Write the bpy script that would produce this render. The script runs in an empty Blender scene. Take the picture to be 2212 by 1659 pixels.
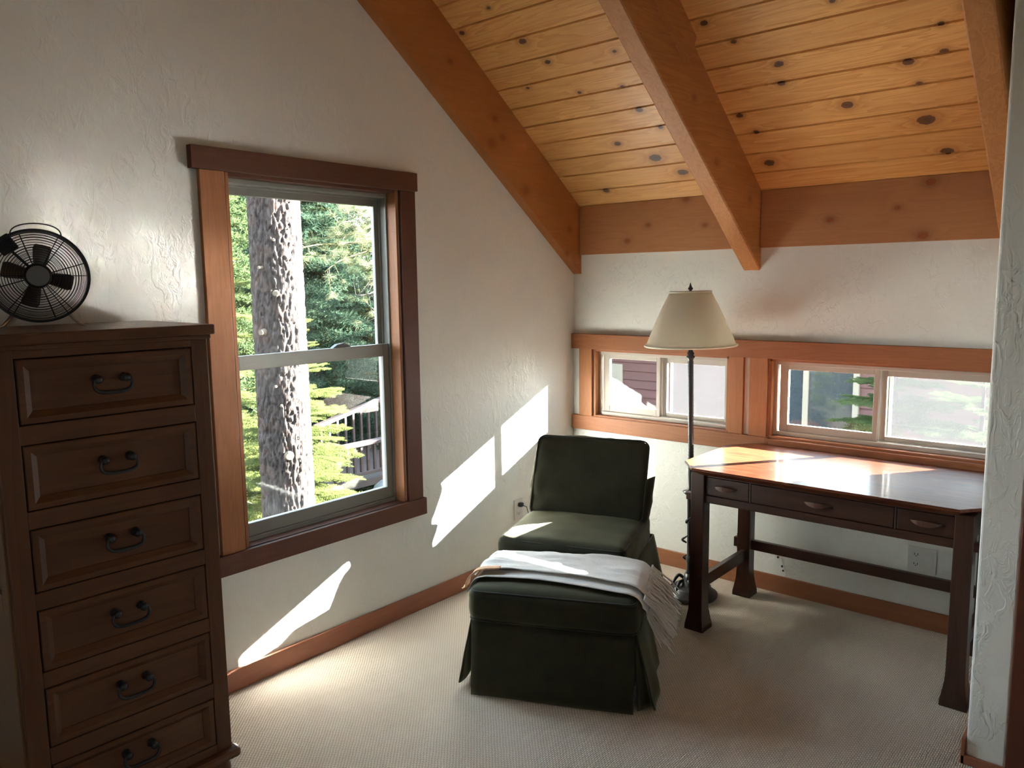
import bpy, bmesh, math, random
import numpy as np
from mathutils import Vector, Matrix, noise
random.seed(7)
rng = np.random.default_rng(7)
sc = bpy.context.scene
COL = sc.collection
PI = math.pi

# ------------------------------------------------------------------ camera
F_PX, YAW, PITCH, ROLL = 1693.17547, -0.70612, -0.12824, -0.01319
CAM = Vector((2.68596, -3.70883, 1.55))
cyw, syw, cp, sp = math.cos(YAW), math.sin(YAW), math.cos(PITCH), math.sin(PITCH)
fwd = Vector((syw*cp, cyw*cp, sp)); right0 = Vector((cyw, -syw, 0)); up0 = right0.cross(fwd)
right = math.cos(ROLL)*right0 + math.sin(ROLL)*up0
up = -math.sin(ROLL)*right0 + math.cos(ROLL)*up0
cd = bpy.data.cameras.new('camera'); cam = bpy.data.objects.new('camera', cd); COL.objects.link(cam)
m = Matrix.Identity(4)
for i in range(3):
    m[i][0] = right[i]; m[i][1] = up[i]; m[i][2] = -fwd[i]; m[i][3] = CAM[i]
cam.matrix_world = m
cd.sensor_fit = 'HORIZONTAL'; cd.sensor_width = 36.0; cd.lens = F_PX/2212*36.0
cd.clip_start = 0.05; cd.clip_end = 400
sc.camera = cam

# ------------------------------------------------------------------ sky, sun, exposure
EXPOSURE = 2.27
SKY = 4.3
SUN = 84.0
SUN_DIR = Vector((-0.725, -1.0, -0.44)).normalized()
w = bpy.data.worlds.new('sky'); sc.world = w; w.use_nodes = True
nt = w.node_tree; nt.nodes.clear()
wo = nt.nodes.new('ShaderNodeOutputWorld'); bg = nt.nodes.new('ShaderNodeBackground')
geo = nt.nodes.new('ShaderNodeTexCoord'); sx = nt.nodes.new('ShaderNodeSeparateXYZ'); cr = nt.nodes.new('ShaderNodeValToRGB')
nt.links.new(geo.outputs['Generated'], sx.inputs[0]); nt.links.new(sx.outputs['Z'], cr.inputs[0])
cr.color_ramp.elements[0].position = 0.0; cr.color_ramp.elements[0].color = (0.95, 0.98, 1.0, 1)
cr.color_ramp.elements[1].position = 0.7; cr.color_ramp.elements[1].color = (0.55, 0.78, 1.0, 1)
nt.links.new(cr.outputs[0], bg.inputs[0]); bg.inputs[1].default_value = SKY
nt.links.new(bg.outputs[0], wo.inputs[0])
sd = bpy.data.lights.new('sun', 'SUN'); sd.energy = SUN; sd.angle = math.radians(0.6); sd.color = (1.0, 0.98, 0.94)
so = bpy.data.objects.new('sun', sd); COL.objects.link(so)
so.location = (8, 10, 8); so.rotation_euler = SUN_DIR.to_track_quat('-Z', 'Y').to_euler()
def portal(name, loc, direction, sx_, sy_):
    ld = bpy.data.lights.new(name, 'AREA'); ld.shape = 'RECTANGLE'; ld.size = sx_; ld.size_y = sy_
    ld.cycles.is_portal = True
    o = bpy.data.objects.new(name, ld); COL.objects.link(o); o.location = loc
    o.rotation_euler = Vector(direction).to_track_quat('-Z', 'Z').to_euler()
XS = 4.86
portal('window_portal', (-0.15, -1.74, 1.26), (1, 0, 0), 0.9, 1.45)
portal('window_portal', (0.55, 0.17, 0.97), (0, -1, 0), 0.85, 0.42)
portal('window_portal', (1.66, 0.17, 0.97), (0, -1, 0), 1.0, 0.42)
portal('window_portal', (XS, -4.85, 1.35), (-1, 0, 0), 0.55, 0.95)
vs = sc.view_settings
vs.view_transform = 'Standard'; vs.look = 'None'; vs.gamma = 1.0; vs.use_curve_mapping = False
vs.exposure = EXPOSURE
sc.cycles.use_denoising = True
sc.cycles.max_bounces = 9; sc.cycles.diffuse_bounces = 6; sc.cycles.glossy_bounces = 4
sc.cycles.transparent_max_bounces = 16
sc.cycles.sample_clamp_indirect = 0.0
sc.cycles.caustics_reflective = True
sc.cycles.blur_glossy = 0.12

# ------------------------------------------------------------------ node helpers
class NT:
    def __init__(s, name):
        s.mat = bpy.data.materials.new(name); s.mat.use_nodes = True
        s.t = s.mat.node_tree; s.t.nodes.clear()
        s.out = s.t.nodes.new('ShaderNodeOutputMaterial')
    def n(s, typ, **kw):
        nd = s.t.nodes.new(typ)
        for k, v in kw.items(): setattr(nd, k, v)
        return nd
    def l(s, a, b): s.t.links.new(a, b)
    def val(s, x, inp):
        if isinstance(x, (int, float)): inp.default_value = x
        elif isinstance(x, tuple): inp.default_value = x if len(x) == len(inp.default_value) else tuple(x)+(1,)
        else: s.l(x, inp)
    def math(s, op, a, b=0.0, c=0.0, clamp=False):
        nd = s.n('ShaderNodeMath', operation=op, use_clamp=clamp)
        s.val(a, nd.inputs[0]); s.val(b, nd.inputs[1]); s.val(c, nd.inputs[2]); return nd.outputs[0]
    def vmath(s, op, a, b=(0, 0, 0)):
        nd = s.n('ShaderNodeVectorMath', operation=op)
        s.val(a, nd.inputs[0]); s.val(b, nd.inputs[1])
        return nd.outputs['Value'] if op in ('LENGTH', 'DOT_PRODUCT') else nd.outputs[0]
    def ramp(s, f, stops, interp='LINEAR'):
        nd = s.n('ShaderNodeValToRGB'); nd.color_ramp.interpolation = interp
        e = nd.color_ramp.elements
        while len(e) < len(stops): e.new(0.5)
        for k, (p, c) in enumerate(stops):
            e[k].position = p; e[k].color = (c, c, c, 1) if isinstance(c, (int, float)) else tuple(c)+(1,)
        s.val(f, nd.inputs[0]); return nd.outputs[0]
    def noise(s, vec, scale, detail=3, rough=0.55, dist=0.0):
        nd = s.n('ShaderNodeTexNoise'); s.val(vec, nd.inputs['Vector'])
        nd.inputs['Scale'].default_value = scale; nd.inputs['Detail'].default_value = detail
        nd.inputs['Roughness'].default_value = rough; nd.inputs['Distortion'].default_value = dist
        return nd.outputs['Fac']
    def mix(s, f, a, b, blend='MIX'):
        nd = s.n('ShaderNodeMix', data_type='RGBA', blend_type=blend)
        s.val(f, nd.inputs[0]); s.val(a, nd.inputs[6]); s.val(b, nd.inputs[7]); return nd.outputs[2]
    def bump(s, h, strength=0.5, dist=0.002):
        nd = s.n('ShaderNodeBump'); nd.inputs['Strength'].default_value = strength
        nd.inputs['Distance'].default_value = dist; s.val(h, nd.inputs['Height']); return nd.outputs[0]
    def coord(s): return s.n('ShaderNodeTexCoord').outputs['Object']
    def bsdf(s, col, rough=0.6, normal=None, spec=0.5, **kw):
        b = s.n('ShaderNodeBsdfPrincipled'); s.val(col, b.inputs['Base Color']); s.val(rough, b.inputs['Roughness'])
        b.inputs['Specular IOR Level'].default_value = spec
        for k, v in kw.items(): s.val(v, b.inputs[k])
        if normal is not None: s.l(normal, b.inputs['Normal'])
        s.l(b.outputs[0], s.out.inputs[0]); return b

def plain(name, col, rough=0.5, spec=0.5, var=0.12, bump=0.0, **kw):
    t = NT(name); co = t.coord(); f = t.noise(co, 9, 3)
    c2 = tuple(x*(1-var) for x in col)
    n = t.bump(t.noise(co, 160, 2), bump, 0.001) if bump else None
    t.bsdf(t.mix(f, c2, col), rough, n, spec, **kw); return t.mat

def wood(name, light, dark, axis=0, rough=0.45, knots=(), grain=26.0, tilt=0.0, spec=0.4, coat=0.0, random_off=0.0, saw=0.0,
         knotcol=(0.035, 0.016, 0.008), contrast=1.0, coat_rough=0.1, blotch=0.35, swirl=0.0):
    """grain running along the object axis `axis` (tilted about x for a sloped roof)"""
    t = NT(name); co = t.coord(); base = co
    if random_off:
        oi = t.n('ShaderNodeObjectInfo')
        off = t.math('MULTIPLY', oi.outputs['Random'], random_off)
        cv = t.n('ShaderNodeCombineXYZ')
        for k in range(3): t.l(off, cv.inputs[k])
        co = t.vmath('ADD', co, cv.outputs[0])
    infl = None; dmin = None
    for (kx, ky, kz, kr) in knots:
        sc_ = [1.0/kr]*3; sc_[axis] = 0.72/kr
        d = t.vmath('LENGTH', t.vmath('MULTIPLY', t.vmath('SUBTRACT', base, (kx, ky, kz)), tuple(sc_)))
        dmin = d if dmin is None else t.math('MINIMUM', dmin, d)
    scl = [1.0, 1.0, 1.0]; scl[axis] = 0.07
    st = t.vmath('MULTIPLY', co, tuple(scl))
    n1 = t.noise(st, grain*0.55, 3, 0.6, 0.4+swirl)
    v = t.math('MULTIPLY', n1, 9.0)
    if dmin is not None:
        infl = t.math('DIVIDE', 2.6, t.math('ADD', t.math('POWER', dmin, 1.6), 0.6))
        v = t.math('ADD', v, infl)
    rings = t.math('FRACT', v)
    rings = t.ramp(rings, [(0.0, 0.0), (0.75, 0.75*contrast), (0.93, 1.0*contrast), (1.0, 0.0)])
    fine = t.noise(st, grain*7, 2, 0.7)
    f = t.math('ADD', t.math('MULTIPLY', rings, 0.55), t.math('MULTIPLY', fine, 0.45), clamp=True)
    col = t.mix(f, light, dark)
    if random_off:
        col = t.mix(t.math('MULTIPLY', t.math('POWER', oi.outputs['Random'], 1.5), 0.45), col, tuple(0.5*a+0.35*b for a, b in zip(light, dark)))
    bl = t.noise(co, 2.5, 2)
    col = t.mix(t.math('MULTIPLY', t.ramp(bl, [(0.35, 0.0), (0.7, 1.0)]), blotch), col, dark)
    if dmin is not None:
        halo = t.ramp(t.math('MULTIPLY', dmin, 0.25), [(0.20, 1.0), (0.42, 0.25), (0.75, 0.0)])
        col = t.mix(t.math('MULTIPLY', halo, 0.55), col, tuple(x*0.6 for x in dark))
        wob = t.math('ADD', dmin, t.math('MULTIPLY', t.noise(base, 60, 2), 0.5))
        kn = t.ramp(wob, [(0.0, 1.0), (0.95, 0.85), (1.25, 0.0)])
        kc = t.mix(t.noise(base, 150, 2), knotcol, tuple(x*3 for x in knotcol))
        col = t.mix(kn, col, kc)
    h = t.math('ADD', t.math('MULTIPLY', fine, 0.6), t.math('MULTIPLY', rings, 0.3))
    if saw:
        sw = [6.0, 6.0, 6.0]; sw[axis] = 320.0
        h = t.math('ADD', h, t.math('MULTIPLY', t.noise(t.vmath('MULTIPLY', co, tuple(sw)), 1.0, 1), saw))
    kw = {}
    if coat: kw = {'Coat Weight': coat, 'Coat Roughness': coat_rough}
    t.bsdf(col, rough, t.bump(h, 0.35, 0.0012), spec, **kw)
    return t.mat

CEIL_KNOTS = [(0.366, -0.885, 2.616, 0.0206), (0.424, -0.779, 2.537, 0.0146), (0.767, -0.758, 2.522, 0.0099), (0.087, -0.981, 2.687, 0.0148), (0.488, -0.621, 2.421, 0.0107), (0.234, -0.689, 2.471, 0.0088), (0.713, -0.61, 2.413, 0.0103), (0.732, -0.495, 2.328, 0.019), (0.788, -0.398, 2.256, 0.0129), (0.521, -0.349, 2.219, 0.0182), (0.676, -0.25, 2.146, 0.0316), (0.775, -0.157, 2.077, 0.0272), (0.288, -0.099, 2.034, 0.0199), (0.306, -1.042, 2.732, 0.01)]
CEIL_KNOTS2 = [(1.194, -0.782, 2.54, 0.0162), (1.277, -0.693, 2.474, 0.0127), (1.414, -0.577, 2.388, 0.0182), (1.395, -0.501, 2.332, 0.0168), (1.613, -0.372, 2.236, 0.024), (1.863, -0.497, 2.329, 0.0202), (1.982, -0.514, 2.341, 0.0147), (1.989, -0.607, 2.41, 0.0127), (2.08, -0.644, 2.437, 0.0168), (1.883, -0.412, 2.266, 0.012), (1.88, -0.264, 2.156, 0.0323), (1.927, -0.119, 2.049, 0.0241), (1.211, -0.155, 2.076, 0.0253), (1.172, -0.395, 2.253, 0.016), (1.211, -0.311, 2.191, 0.0142), (1.671, -0.755, 2.519, 0.0114)]
BEAM1_KNOTS = [(0.055, -0.727, 2.35, 0.014), (0.055, -0.75, 2.228, 0.02), (0.055, -0.67, 2.267, 0.014), (0.055, -0.493, 2.023, 0.0186), (0.055, -1.028, 2.558, 0.0118), (0.055, -0.109, 1.843, 0.014), (0.055, -0.136, 1.708, 0.012)]
FASC_KNOTS = [(0.502, -0.02, 1.845, 0.0123), (0.828, -0.02, 1.826, 0.0116), (0.374, -0.02, 1.768, 0.015), (1.445, -0.02, 1.816, 0.0168), (1.852, -0.02, 1.945, 0.0193), (1.831, -0.02, 1.727, 0.0215), (1.727, -0.02, 1.848, 0.0119), (0.722, -0.02, 1.962, 0.0165)]
BEAM2_KNOTS = [(1.117, -0.493, 2.054, 0.0149), (1.117, -0.704, 2.288, 0.0113), (1.117, -0.143, 1.923, 0.0129)]

M = {}
M['plank'] = wood('pine_plank', (0.90, 0.54, 0.19), (0.58, 0.25, 0.062), 0, 0.38, CEIL_KNOTS, grain=22, contrast=1.0, spec=0.45, random_off=5.0, blotch=0.2)
M['plank2'] = wood('pine_plank_right', (0.90, 0.54, 0.19), (0.58, 0.25, 0.062), 0, 0.38, CEIL_KNOTS2, grain=22, contrast=1.0, spec=0.45, random_off=5.0, blotch=0.2)
bk = (0.16, 0.045, 0.014)
M['beam1'] = wood('fir_beam', (0.50, 0.205, 0.06), (0.34, 0.12, 0.03), 1, 0.5, BEAM1_KNOTS, grain=14, contrast=0.5, knotcol=bk)
M['beam2'] = wood('fir_beam_middle', (0.55, 0.25, 0.08), (0.33, 0.12, 0.03), 1, 0.5, BEAM2_KNOTS, grain=22, contrast=0.8, knotcol=bk)
M['fascia'] = wood('fir_blocking', (0.54, 0.26, 0.11), (0.38, 0.16, 0.06), 0, 0.5, FASC_KNOTS, grain=16, contrast=0.5, knotcol=bk, saw=0.8)
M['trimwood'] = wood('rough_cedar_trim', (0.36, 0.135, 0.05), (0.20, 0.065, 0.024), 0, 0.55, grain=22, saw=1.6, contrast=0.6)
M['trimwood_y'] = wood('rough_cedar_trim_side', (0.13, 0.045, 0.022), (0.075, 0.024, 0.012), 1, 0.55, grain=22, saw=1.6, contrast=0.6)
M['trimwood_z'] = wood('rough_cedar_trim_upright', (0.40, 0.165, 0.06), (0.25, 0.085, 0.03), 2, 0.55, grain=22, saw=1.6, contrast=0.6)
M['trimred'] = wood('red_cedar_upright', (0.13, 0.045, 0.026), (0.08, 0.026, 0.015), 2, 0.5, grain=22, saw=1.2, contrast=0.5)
M['baseboard'] = wood('baseboard_wood', (0.36, 0.15, 0.07), (0.25, 0.09, 0.04), 0, 0.4, grain=14, contrast=0.5)
M['baseboard_y'] = wood('baseboard_wood_side', (0.36, 0.14, 0.075), (0.25, 0.085, 0.045), 1, 0.4, grain=14, contrast=0.5)
M['desk'] = wood('polished_cherry', (0.17, 0.048, 0.018), (0.045, 0.011, 0.005), 0, 0.38, grain=12, coat=0.20, coat_rough=0.12, swirl=1.6, spec=0.18, contrast=1.3)
M['deskleg'] = wood('cherry_leg', (0.06, 0.022, 0.011), (0.026, 0.009, 0.006), 2, 0.32, grain=20, spec=0.5)
M['deskrail'] = wood('cherry_rail', (0.06, 0.022, 0.011), (0.026, 0.009, 0.006), 0, 0.32, grain=20, spec=0.5)
M['deskpull'] = wood('cherry_pull', (0.11, 0.048, 0.028), (0.065, 0.024, 0.014), 0, 0.35, grain=30)
M['chest'] = wood('knotty_pine_chest', (0.115, 0.046, 0.018), (0.055, 0.020, 0.008), 1, 0.42, knots=[(0.49, -2.985, 0.362, 0.017), (0.48, -2.97, 1.288, 0.02), (0.48, -2.70, 0.90, 0.008), (0.48, -2.79, 1.34, 0.008)], grain=12, contrast=0.6, knotcol=(0.02, 0.008, 0.005), spec=0.35)
M['chest_top_sheen'] = wood('pine_chest_top_sheen', (0.20, 0.11, 0.06), (0.11, 0.055, 0.028), 1, 0.38, grain=12, contrast=0.6, spec=0.6)  # paler than the chest: grazing reflection on the top put into the colour
M['chest_z'] = wood('pine_chest_upright', (0.115, 0.046, 0.018), (0.055, 0.020, 0.008), 2, 0.42, grain=12, contrast=0.6, spec=0.35)
M['chest_side_lit'] = wood('pine_chest_side_lit', (0.17, 0.085, 0.03), (0.11, 0.05, 0.018), 2, 0.42, grain=12, contrast=0.6, spec=0.35)  # same pine made yellower: light falling on the side put into the colour
M['iron'] = plain('black_iron', (0.018, 0.018, 0.02), 0.42, 0.5, bump=0.2)
M['bronze'] = plain('dark_bronze', (0.016, 0.018, 0.022), 0.38, 0.6, bump=0.3)
M['fanblack'] = plain('fan_black_metal', (0.006, 0.006, 0.0065), 0.55, 0.25)
M['fanblade'] = plain('fan_blade_plastic', (0.035, 0.022, 0.016), 0.35, 0.5)
M['fanhub'] = plain('fan_hub_badge', (0.075, 0.065, 0.055), 0.45, 0.5)
M['chrome'] = plain('brushed_steel', (0.62, 0.60, 0.58), 0.28, 0.5, Metallic=1.0)
M['vinyl'] = plain('taupe_vinyl', (0.235, 0.23, 0.205), 0.42, 0.45, var=0.05)
M['vinyl2'] = plain('beige_vinyl', (0.42, 0.38, 0.33), 0.42, 0.45, var=0.05)
M['vinylwhite'] = plain('outer_track_vinyl', (0.3, 0.3, 0.3), 0.4, 0.4, var=0.04)
M['outlet'] = plain('outlet_plastic', (0.62, 0.62, 0.60), 0.35, 0.5, var=0.03)
M['slot'] = plain('outlet_slot', (0.01, 0.01, 0.01), 0.5, 0.3)
M['cord'] = plain('black_cord', (0.012, 0.012, 0.013), 0.5, 0.4)
M['lacq'] = plain('white_plaster_patch', (0.8, 0.8, 0.78), 0.7, 0.3)

def wall_mat():
    t = NT('textured_plaster'); co = t.coord()
    wv = t.vmath('MULTIPLY', co, (1.0, 1.0, 0.62))
    a = t.noise(wv, 24, 4, 0.62, 0.9)
    ridge = t.ramp(a, [(0.46, 0.0), (0.55, 0.9), (0.60, 1.0), (0.72, 0.75), (0.85, 0.7)])
    b = t.noise(wv, 9, 2, 0.5, 0.8)
    h = t.math('MULTIPLY', ridge, t.ramp(b, [(0.38, 0.12), (0.62, 1.0)]))
    h = t.math('ADD', h, t.math('MULTIPLY', t.noise(co, 120, 2), 0.18))
    col = t.mix(t.noise(co, 1.2, 2), (0.70, 0.70, 0.66), (0.745, 0.75, 0.715))
    t.bsdf(col, 0.62, t.bump(h, 0.42, 0.0035), 0.3)
    return t.mat
M['wall'] = wall_mat()
def carpet_mat():
    t = NT('berber_carpet'); co = t.coord()
    mp = t.n('ShaderNodeMapping'); mp.inputs['Rotation'].default_value = (0, 0, 0.0)
    t.l(co, mp.inputs[0])
    wob = t.n('ShaderNodeTexNoise'); wob.inputs['Scale'].default_value = 25; t.l(co, wob.inputs['Vector'])
    v = t.vmath('ADD', mp.outputs[0], t.vmath('MULTIPLY', t.vmath('SUBTRACT', wob.outputs['Color'], (0.5, 0.5, 0.5)), (0.006, 0.006, 0)))
    sp_ = t.n('ShaderNodeSeparateXYZ'); t.l(v, sp_.inputs[0])
    X, Y = sp_.outputs[0], sp_.outputs[1]
    f1 = t.math('SINE', t.math('MULTIPLY', X, 2*PI/0.0135))
    ph = t.math('MULTIPLY', t.math('GREATER_THAN', f1, 0.0), PI)
    f2 = t.math('SINE', t.math('ADD', t.math('MULTIPLY', Y, 2*PI/0.0145), ph))
    h = t.math('ADD', t.math('MULTIPLY', t.math('ABSOLUTE', f1), 0.6), t.math('MULTIPLY', f2, 0.4))
    h = t.math('ADD', h, t.math('MULTIPLY', t.noise(co, 420, 2), 0.5))
    c1 = t.mix(t.noise(co, 260, 2), (0.60, 0.50, 0.40), (0.80, 0.71, 0.60))
    c = t.mix(t.ramp(h, [(0.0, 1.0), (0.6, 0.0)]), c1, (0.13, 0.09, 0.06))
    big = t.noise(co, 1.7, 2)
    c = t.mix(t.math('MULTIPLY', t.ramp(big, [(0.4, 0), (0.7, 1.0)]), 0.12), c, (0.38, 0.30, 0.23))
    t.bsdf(c, 0.95, t.bump(h, 0.8, 0.004), 0.1, **{'Sheen Weight': 0.15})
    return t.mat
M['carpet'] = carpet_mat()
def fabric(name, c1, c2, rough=0.9, scale=700, sheen=0.25, sheen_tint=None, bump=0.35):
    t = NT(name); co = t.coord()
    a = t.noise(t.vmath('MULTIPLY', co, (1, 1, 0.25)), scale, 2)
    b = t.noise(t.vmath('MULTIPLY', co, (0.25, 0.25, 1)), scale, 2)
    wv = t.math('MAXIMUM', a, b)
    big = t.noise(co, 14, 3)
    f = t.math('ADD', t.math('MULTIPLY', wv, 0.5), t.math('MULTIPLY', big, 0.5))
    kw = {'Sheen Weight': sheen}
    if sheen_tint: kw['Sheen Tint'] = sheen_tint
    t.bsdf(t.mix(t.ramp(f, [(0.35, 0), (0.65, 1)]), c1, c2), rough, t.bump(t.math('ADD', wv, t.math('MULTIPLY', t.noise(co, 22, 3), 1.5)), bump, 0.002), 0.15, **kw)
    return t.mat
M['olive'] = fabric('olive_corduroy', (0.019, 0.018, 0.012), (0.034, 0.032, 0.019), sheen=0.35, sheen_tint=(0.65, 0.62, 0.4))
M['olive2'] = fabric('olive_piping', (0.017, 0.016, 0.011), (0.028, 0.026, 0.017))
M['throw'] = fabric('cream_throw', (0.60, 0.57, 0.53), (0.76, 0.73, 0.69), scale=500, sheen=0.3, bump=0.6)
M['throwpeach'] = fabric('peach_throw_edge', (0.62, 0.36, 0.20), (0.72, 0.45, 0.27), scale=500, sheen=0.2)
def shade_mat():
    t = NT('linen_shade'); co = t.coord()
    b = t.n('ShaderNodeBsdfPrincipled'); tr = t.n('ShaderNodeBsdfTranslucent'); mx = t.n('ShaderNodeMixShader')
    c = t.mix(t.noise(t.vmath('MULTIPLY', co, (60, 60, 600)), 1, 2), (0.68, 0.64, 0.53), (0.74, 0.70, 0.59))
    t.l(c, b.inputs['Base Color']); b.inputs['Roughness'].default_value = 0.85
    t.l(c, tr.inputs[0]); mx.inputs[0].default_value = 0.4
    t.l(b.outputs[0], mx.inputs[1]); t.l(tr.outputs[0], mx.inputs[2]); t.l(mx.outputs[0], t.out.inputs[0])
    return t.mat
M['shade'] = shade_mat()
M['shadetrim'] = fabric('shade_trim', (0.62, 0.57, 0.45), (0.68, 0.63, 0.5))
def glass_mat(name, tint, k=1.0):
    t = NT(name)
    tr = t.n('ShaderNodeBsdfTransparent'); tr.inputs[0].default_value = tint+(1,)
    gl = t.n('ShaderNodeBsdfGlossy'); gl.inputs['Roughness'].default_value = 0.02
    fr = t.n('ShaderNodeFresnel'); fr.inputs[0].default_value = 1.45
    f = t.math('MULTIPLY', fr.outputs[0], k)
    mx = t.n('ShaderNodeMixShader'); t.l(f, mx.inputs[0]); t.l(tr.outputs[0], mx.inputs[1]); t.l(gl.outputs[0], mx.inputs[2])
    t.l(mx.outputs[0], t.out.inputs[0]); return t.mat
M['glass'] = glass_mat('window_glass', (0.96, 0.98, 0.97), 0.8)
def screen_mat():
    t = NT('insect_screen'); co = t.coord()
    tr = t.n('ShaderNodeBsdfTransparent'); tr.inputs[0].default_value = (1, 1, 1, 1)
    df = t.n('ShaderNodeBsdfDiffuse'); df.inputs[0].default_value = (0.03, 0.03, 0.0315, 1)
    tl = t.n('ShaderNodeBsdfTranslucent'); tl.inputs[0].default_value = (0.03, 0.03, 0.0315, 1)
    m1 = t.n('ShaderNodeMixShader'); m1.inputs[0].default_value = 0.5
    t.l(df.outputs[0], m1.inputs[1]); t.l(tl.outputs[0], m1.inputs[2])
    mx = t.n('ShaderNodeMixShader'); mx.inputs[0].default_value = 0.32
    t.l(tr.outputs[0], mx.inputs[1]); t.l(m1.outputs[0], mx.inputs[2]); t.l(mx.outputs[0], t.out.inputs[0]); return t.mat
M['screen'] = screen_mat()
def needle_mat(name, c1, c2, trans=0.35):
    c1 = tuple(v*0.5 for v in c1); c2 = tuple(v*0.5 for v in c2); t = NT(name); co = t.coord()
    c = t.mix(t.ramp(t.noise(co, 6, 3), [(0.35, 0), (0.65, 1)]), c1, c2)
    df = t.n('ShaderNodeBsdfDiffuse'); tl = t.n('ShaderNodeBsdfTranslucent'); t.l(c, df.inputs[0]); t.l(c, tl.inputs[0])
    mx = t.n('ShaderNodeMixShader'); mx.inputs[0].default_value = trans
    t.l(df.outputs[0], mx.inputs[1]); t.l(tl.outputs[0], mx.inputs[2]); t.l(mx.outputs[0], t.out.inputs[0]); return t.mat
M['needle_bright'] = needle_mat('light_washed_fir_needles', (0.095, 0.125, 0.038), (0.17, 0.19, 0.065), 0.45)  # overexposed and distant hazy foliage: that paleness is put into the needle colour
M['needle_mid'] = needle_mat('fir_needles', (0.05, 0.085, 0.038), (0.10, 0.13, 0.05), 0.4)
M['needle_dark'] = needle_mat('deep_green_needles', (0.035, 0.068, 0.048), (0.065, 0.10, 0.058), 0.3)
M['needle_pine'] = needle_mat('long_pine_needles', (0.10, 0.13, 0.07), (0.20, 0.205, 0.11), 0.4)
def bark_mat():
    t = NT('pine_bark'); co = t.coord(); st = t.vmath('MULTIPLY', co, (1, 1, 0.3))
    f = t.noise(st, 38, 4, 0.65, 0.6)
    c = t.mix(t.ramp(f, [(0.35, 0), (0.62, 1)]), (0.007, 0.0048, 0.0045), (0.034, 0.0255, 0.0225))
    c = t.mix(t.ramp(t.noise(co, 7, 2), [(0.5, 0), (0.7, 0.5)]), c, (0.038, 0.021, 0.015))
    t.bsdf(c, 0.9, t.bump(f, 0.7, 0.012), 0.15); return t.mat
M['bark'] = bark_mat()
M['cutwood'] = plain('cut_branch_wood', (0.07, 0.05, 0.034), 0.8, 0.2)
M['twig'] = plain('grey_twig', (0.05, 0.043, 0.036), 0.85, 0.2)
M['twig_moss'] = plain('mossy_branch', (0.045, 0.042, 0.014), 0.9, 0.2)
M['siding'] = wood('red_brown_siding', (0.06, 0.02, 0.018), (0.038, 0.013, 0.011), 0, 0.7, grain=10)
M['cream'] = plain('cream_paint', (0.16, 0.14, 0.11), 0.6, 0.3)
M['darkdeck'] = wood('dark_stained_deck', (0.04, 0.022, 0.02), (0.025, 0.014, 0.012), 1, 0.6, grain=14)
M['darkglass'] = plain('house_window_glass', (0.02, 0.025, 0.028), 0.06, 0.8)
M['metalroof'] = plain('pale_metal_roof', (0.12, 0.155, 0.15), 0.5, 0.4)
M['greycover'] = plain('grey_cover', (0.06, 0.063, 0.066), 0.5, 0.4)
M['roofing'] = plain('brown_shingle', (0.08, 0.06, 0.05), 0.8, 0.2)
def ground_mat():
    t = NT('forest_floor'); co = t.coord()
    c = t.mix(t.ramp(t.noise(co, 3, 5, 0.7), [(0.35, 0), (0.65, 1)]), (0.025, 0.02, 0.013), (0.06, 0.05, 0.034))
    t.bsdf(c, 0.95, t.bump(t.noise(co, 18, 4), 0.6, 0.04), 0.1); return t.mat
M['ground'] = ground_mat()
M['door'] = wood('door_wood', (0.34, 0.12, 0.035), (0.20, 0.06, 0.018), 2, 0.4, grain=12, contrast=0.5)
M['doorcasing'] = wood('door_casing_wood', (0.12, 0.032, 0.014), (0.075, 0.018, 0.008), 2, 0.45, grain=16, contrast=0.5)

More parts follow.
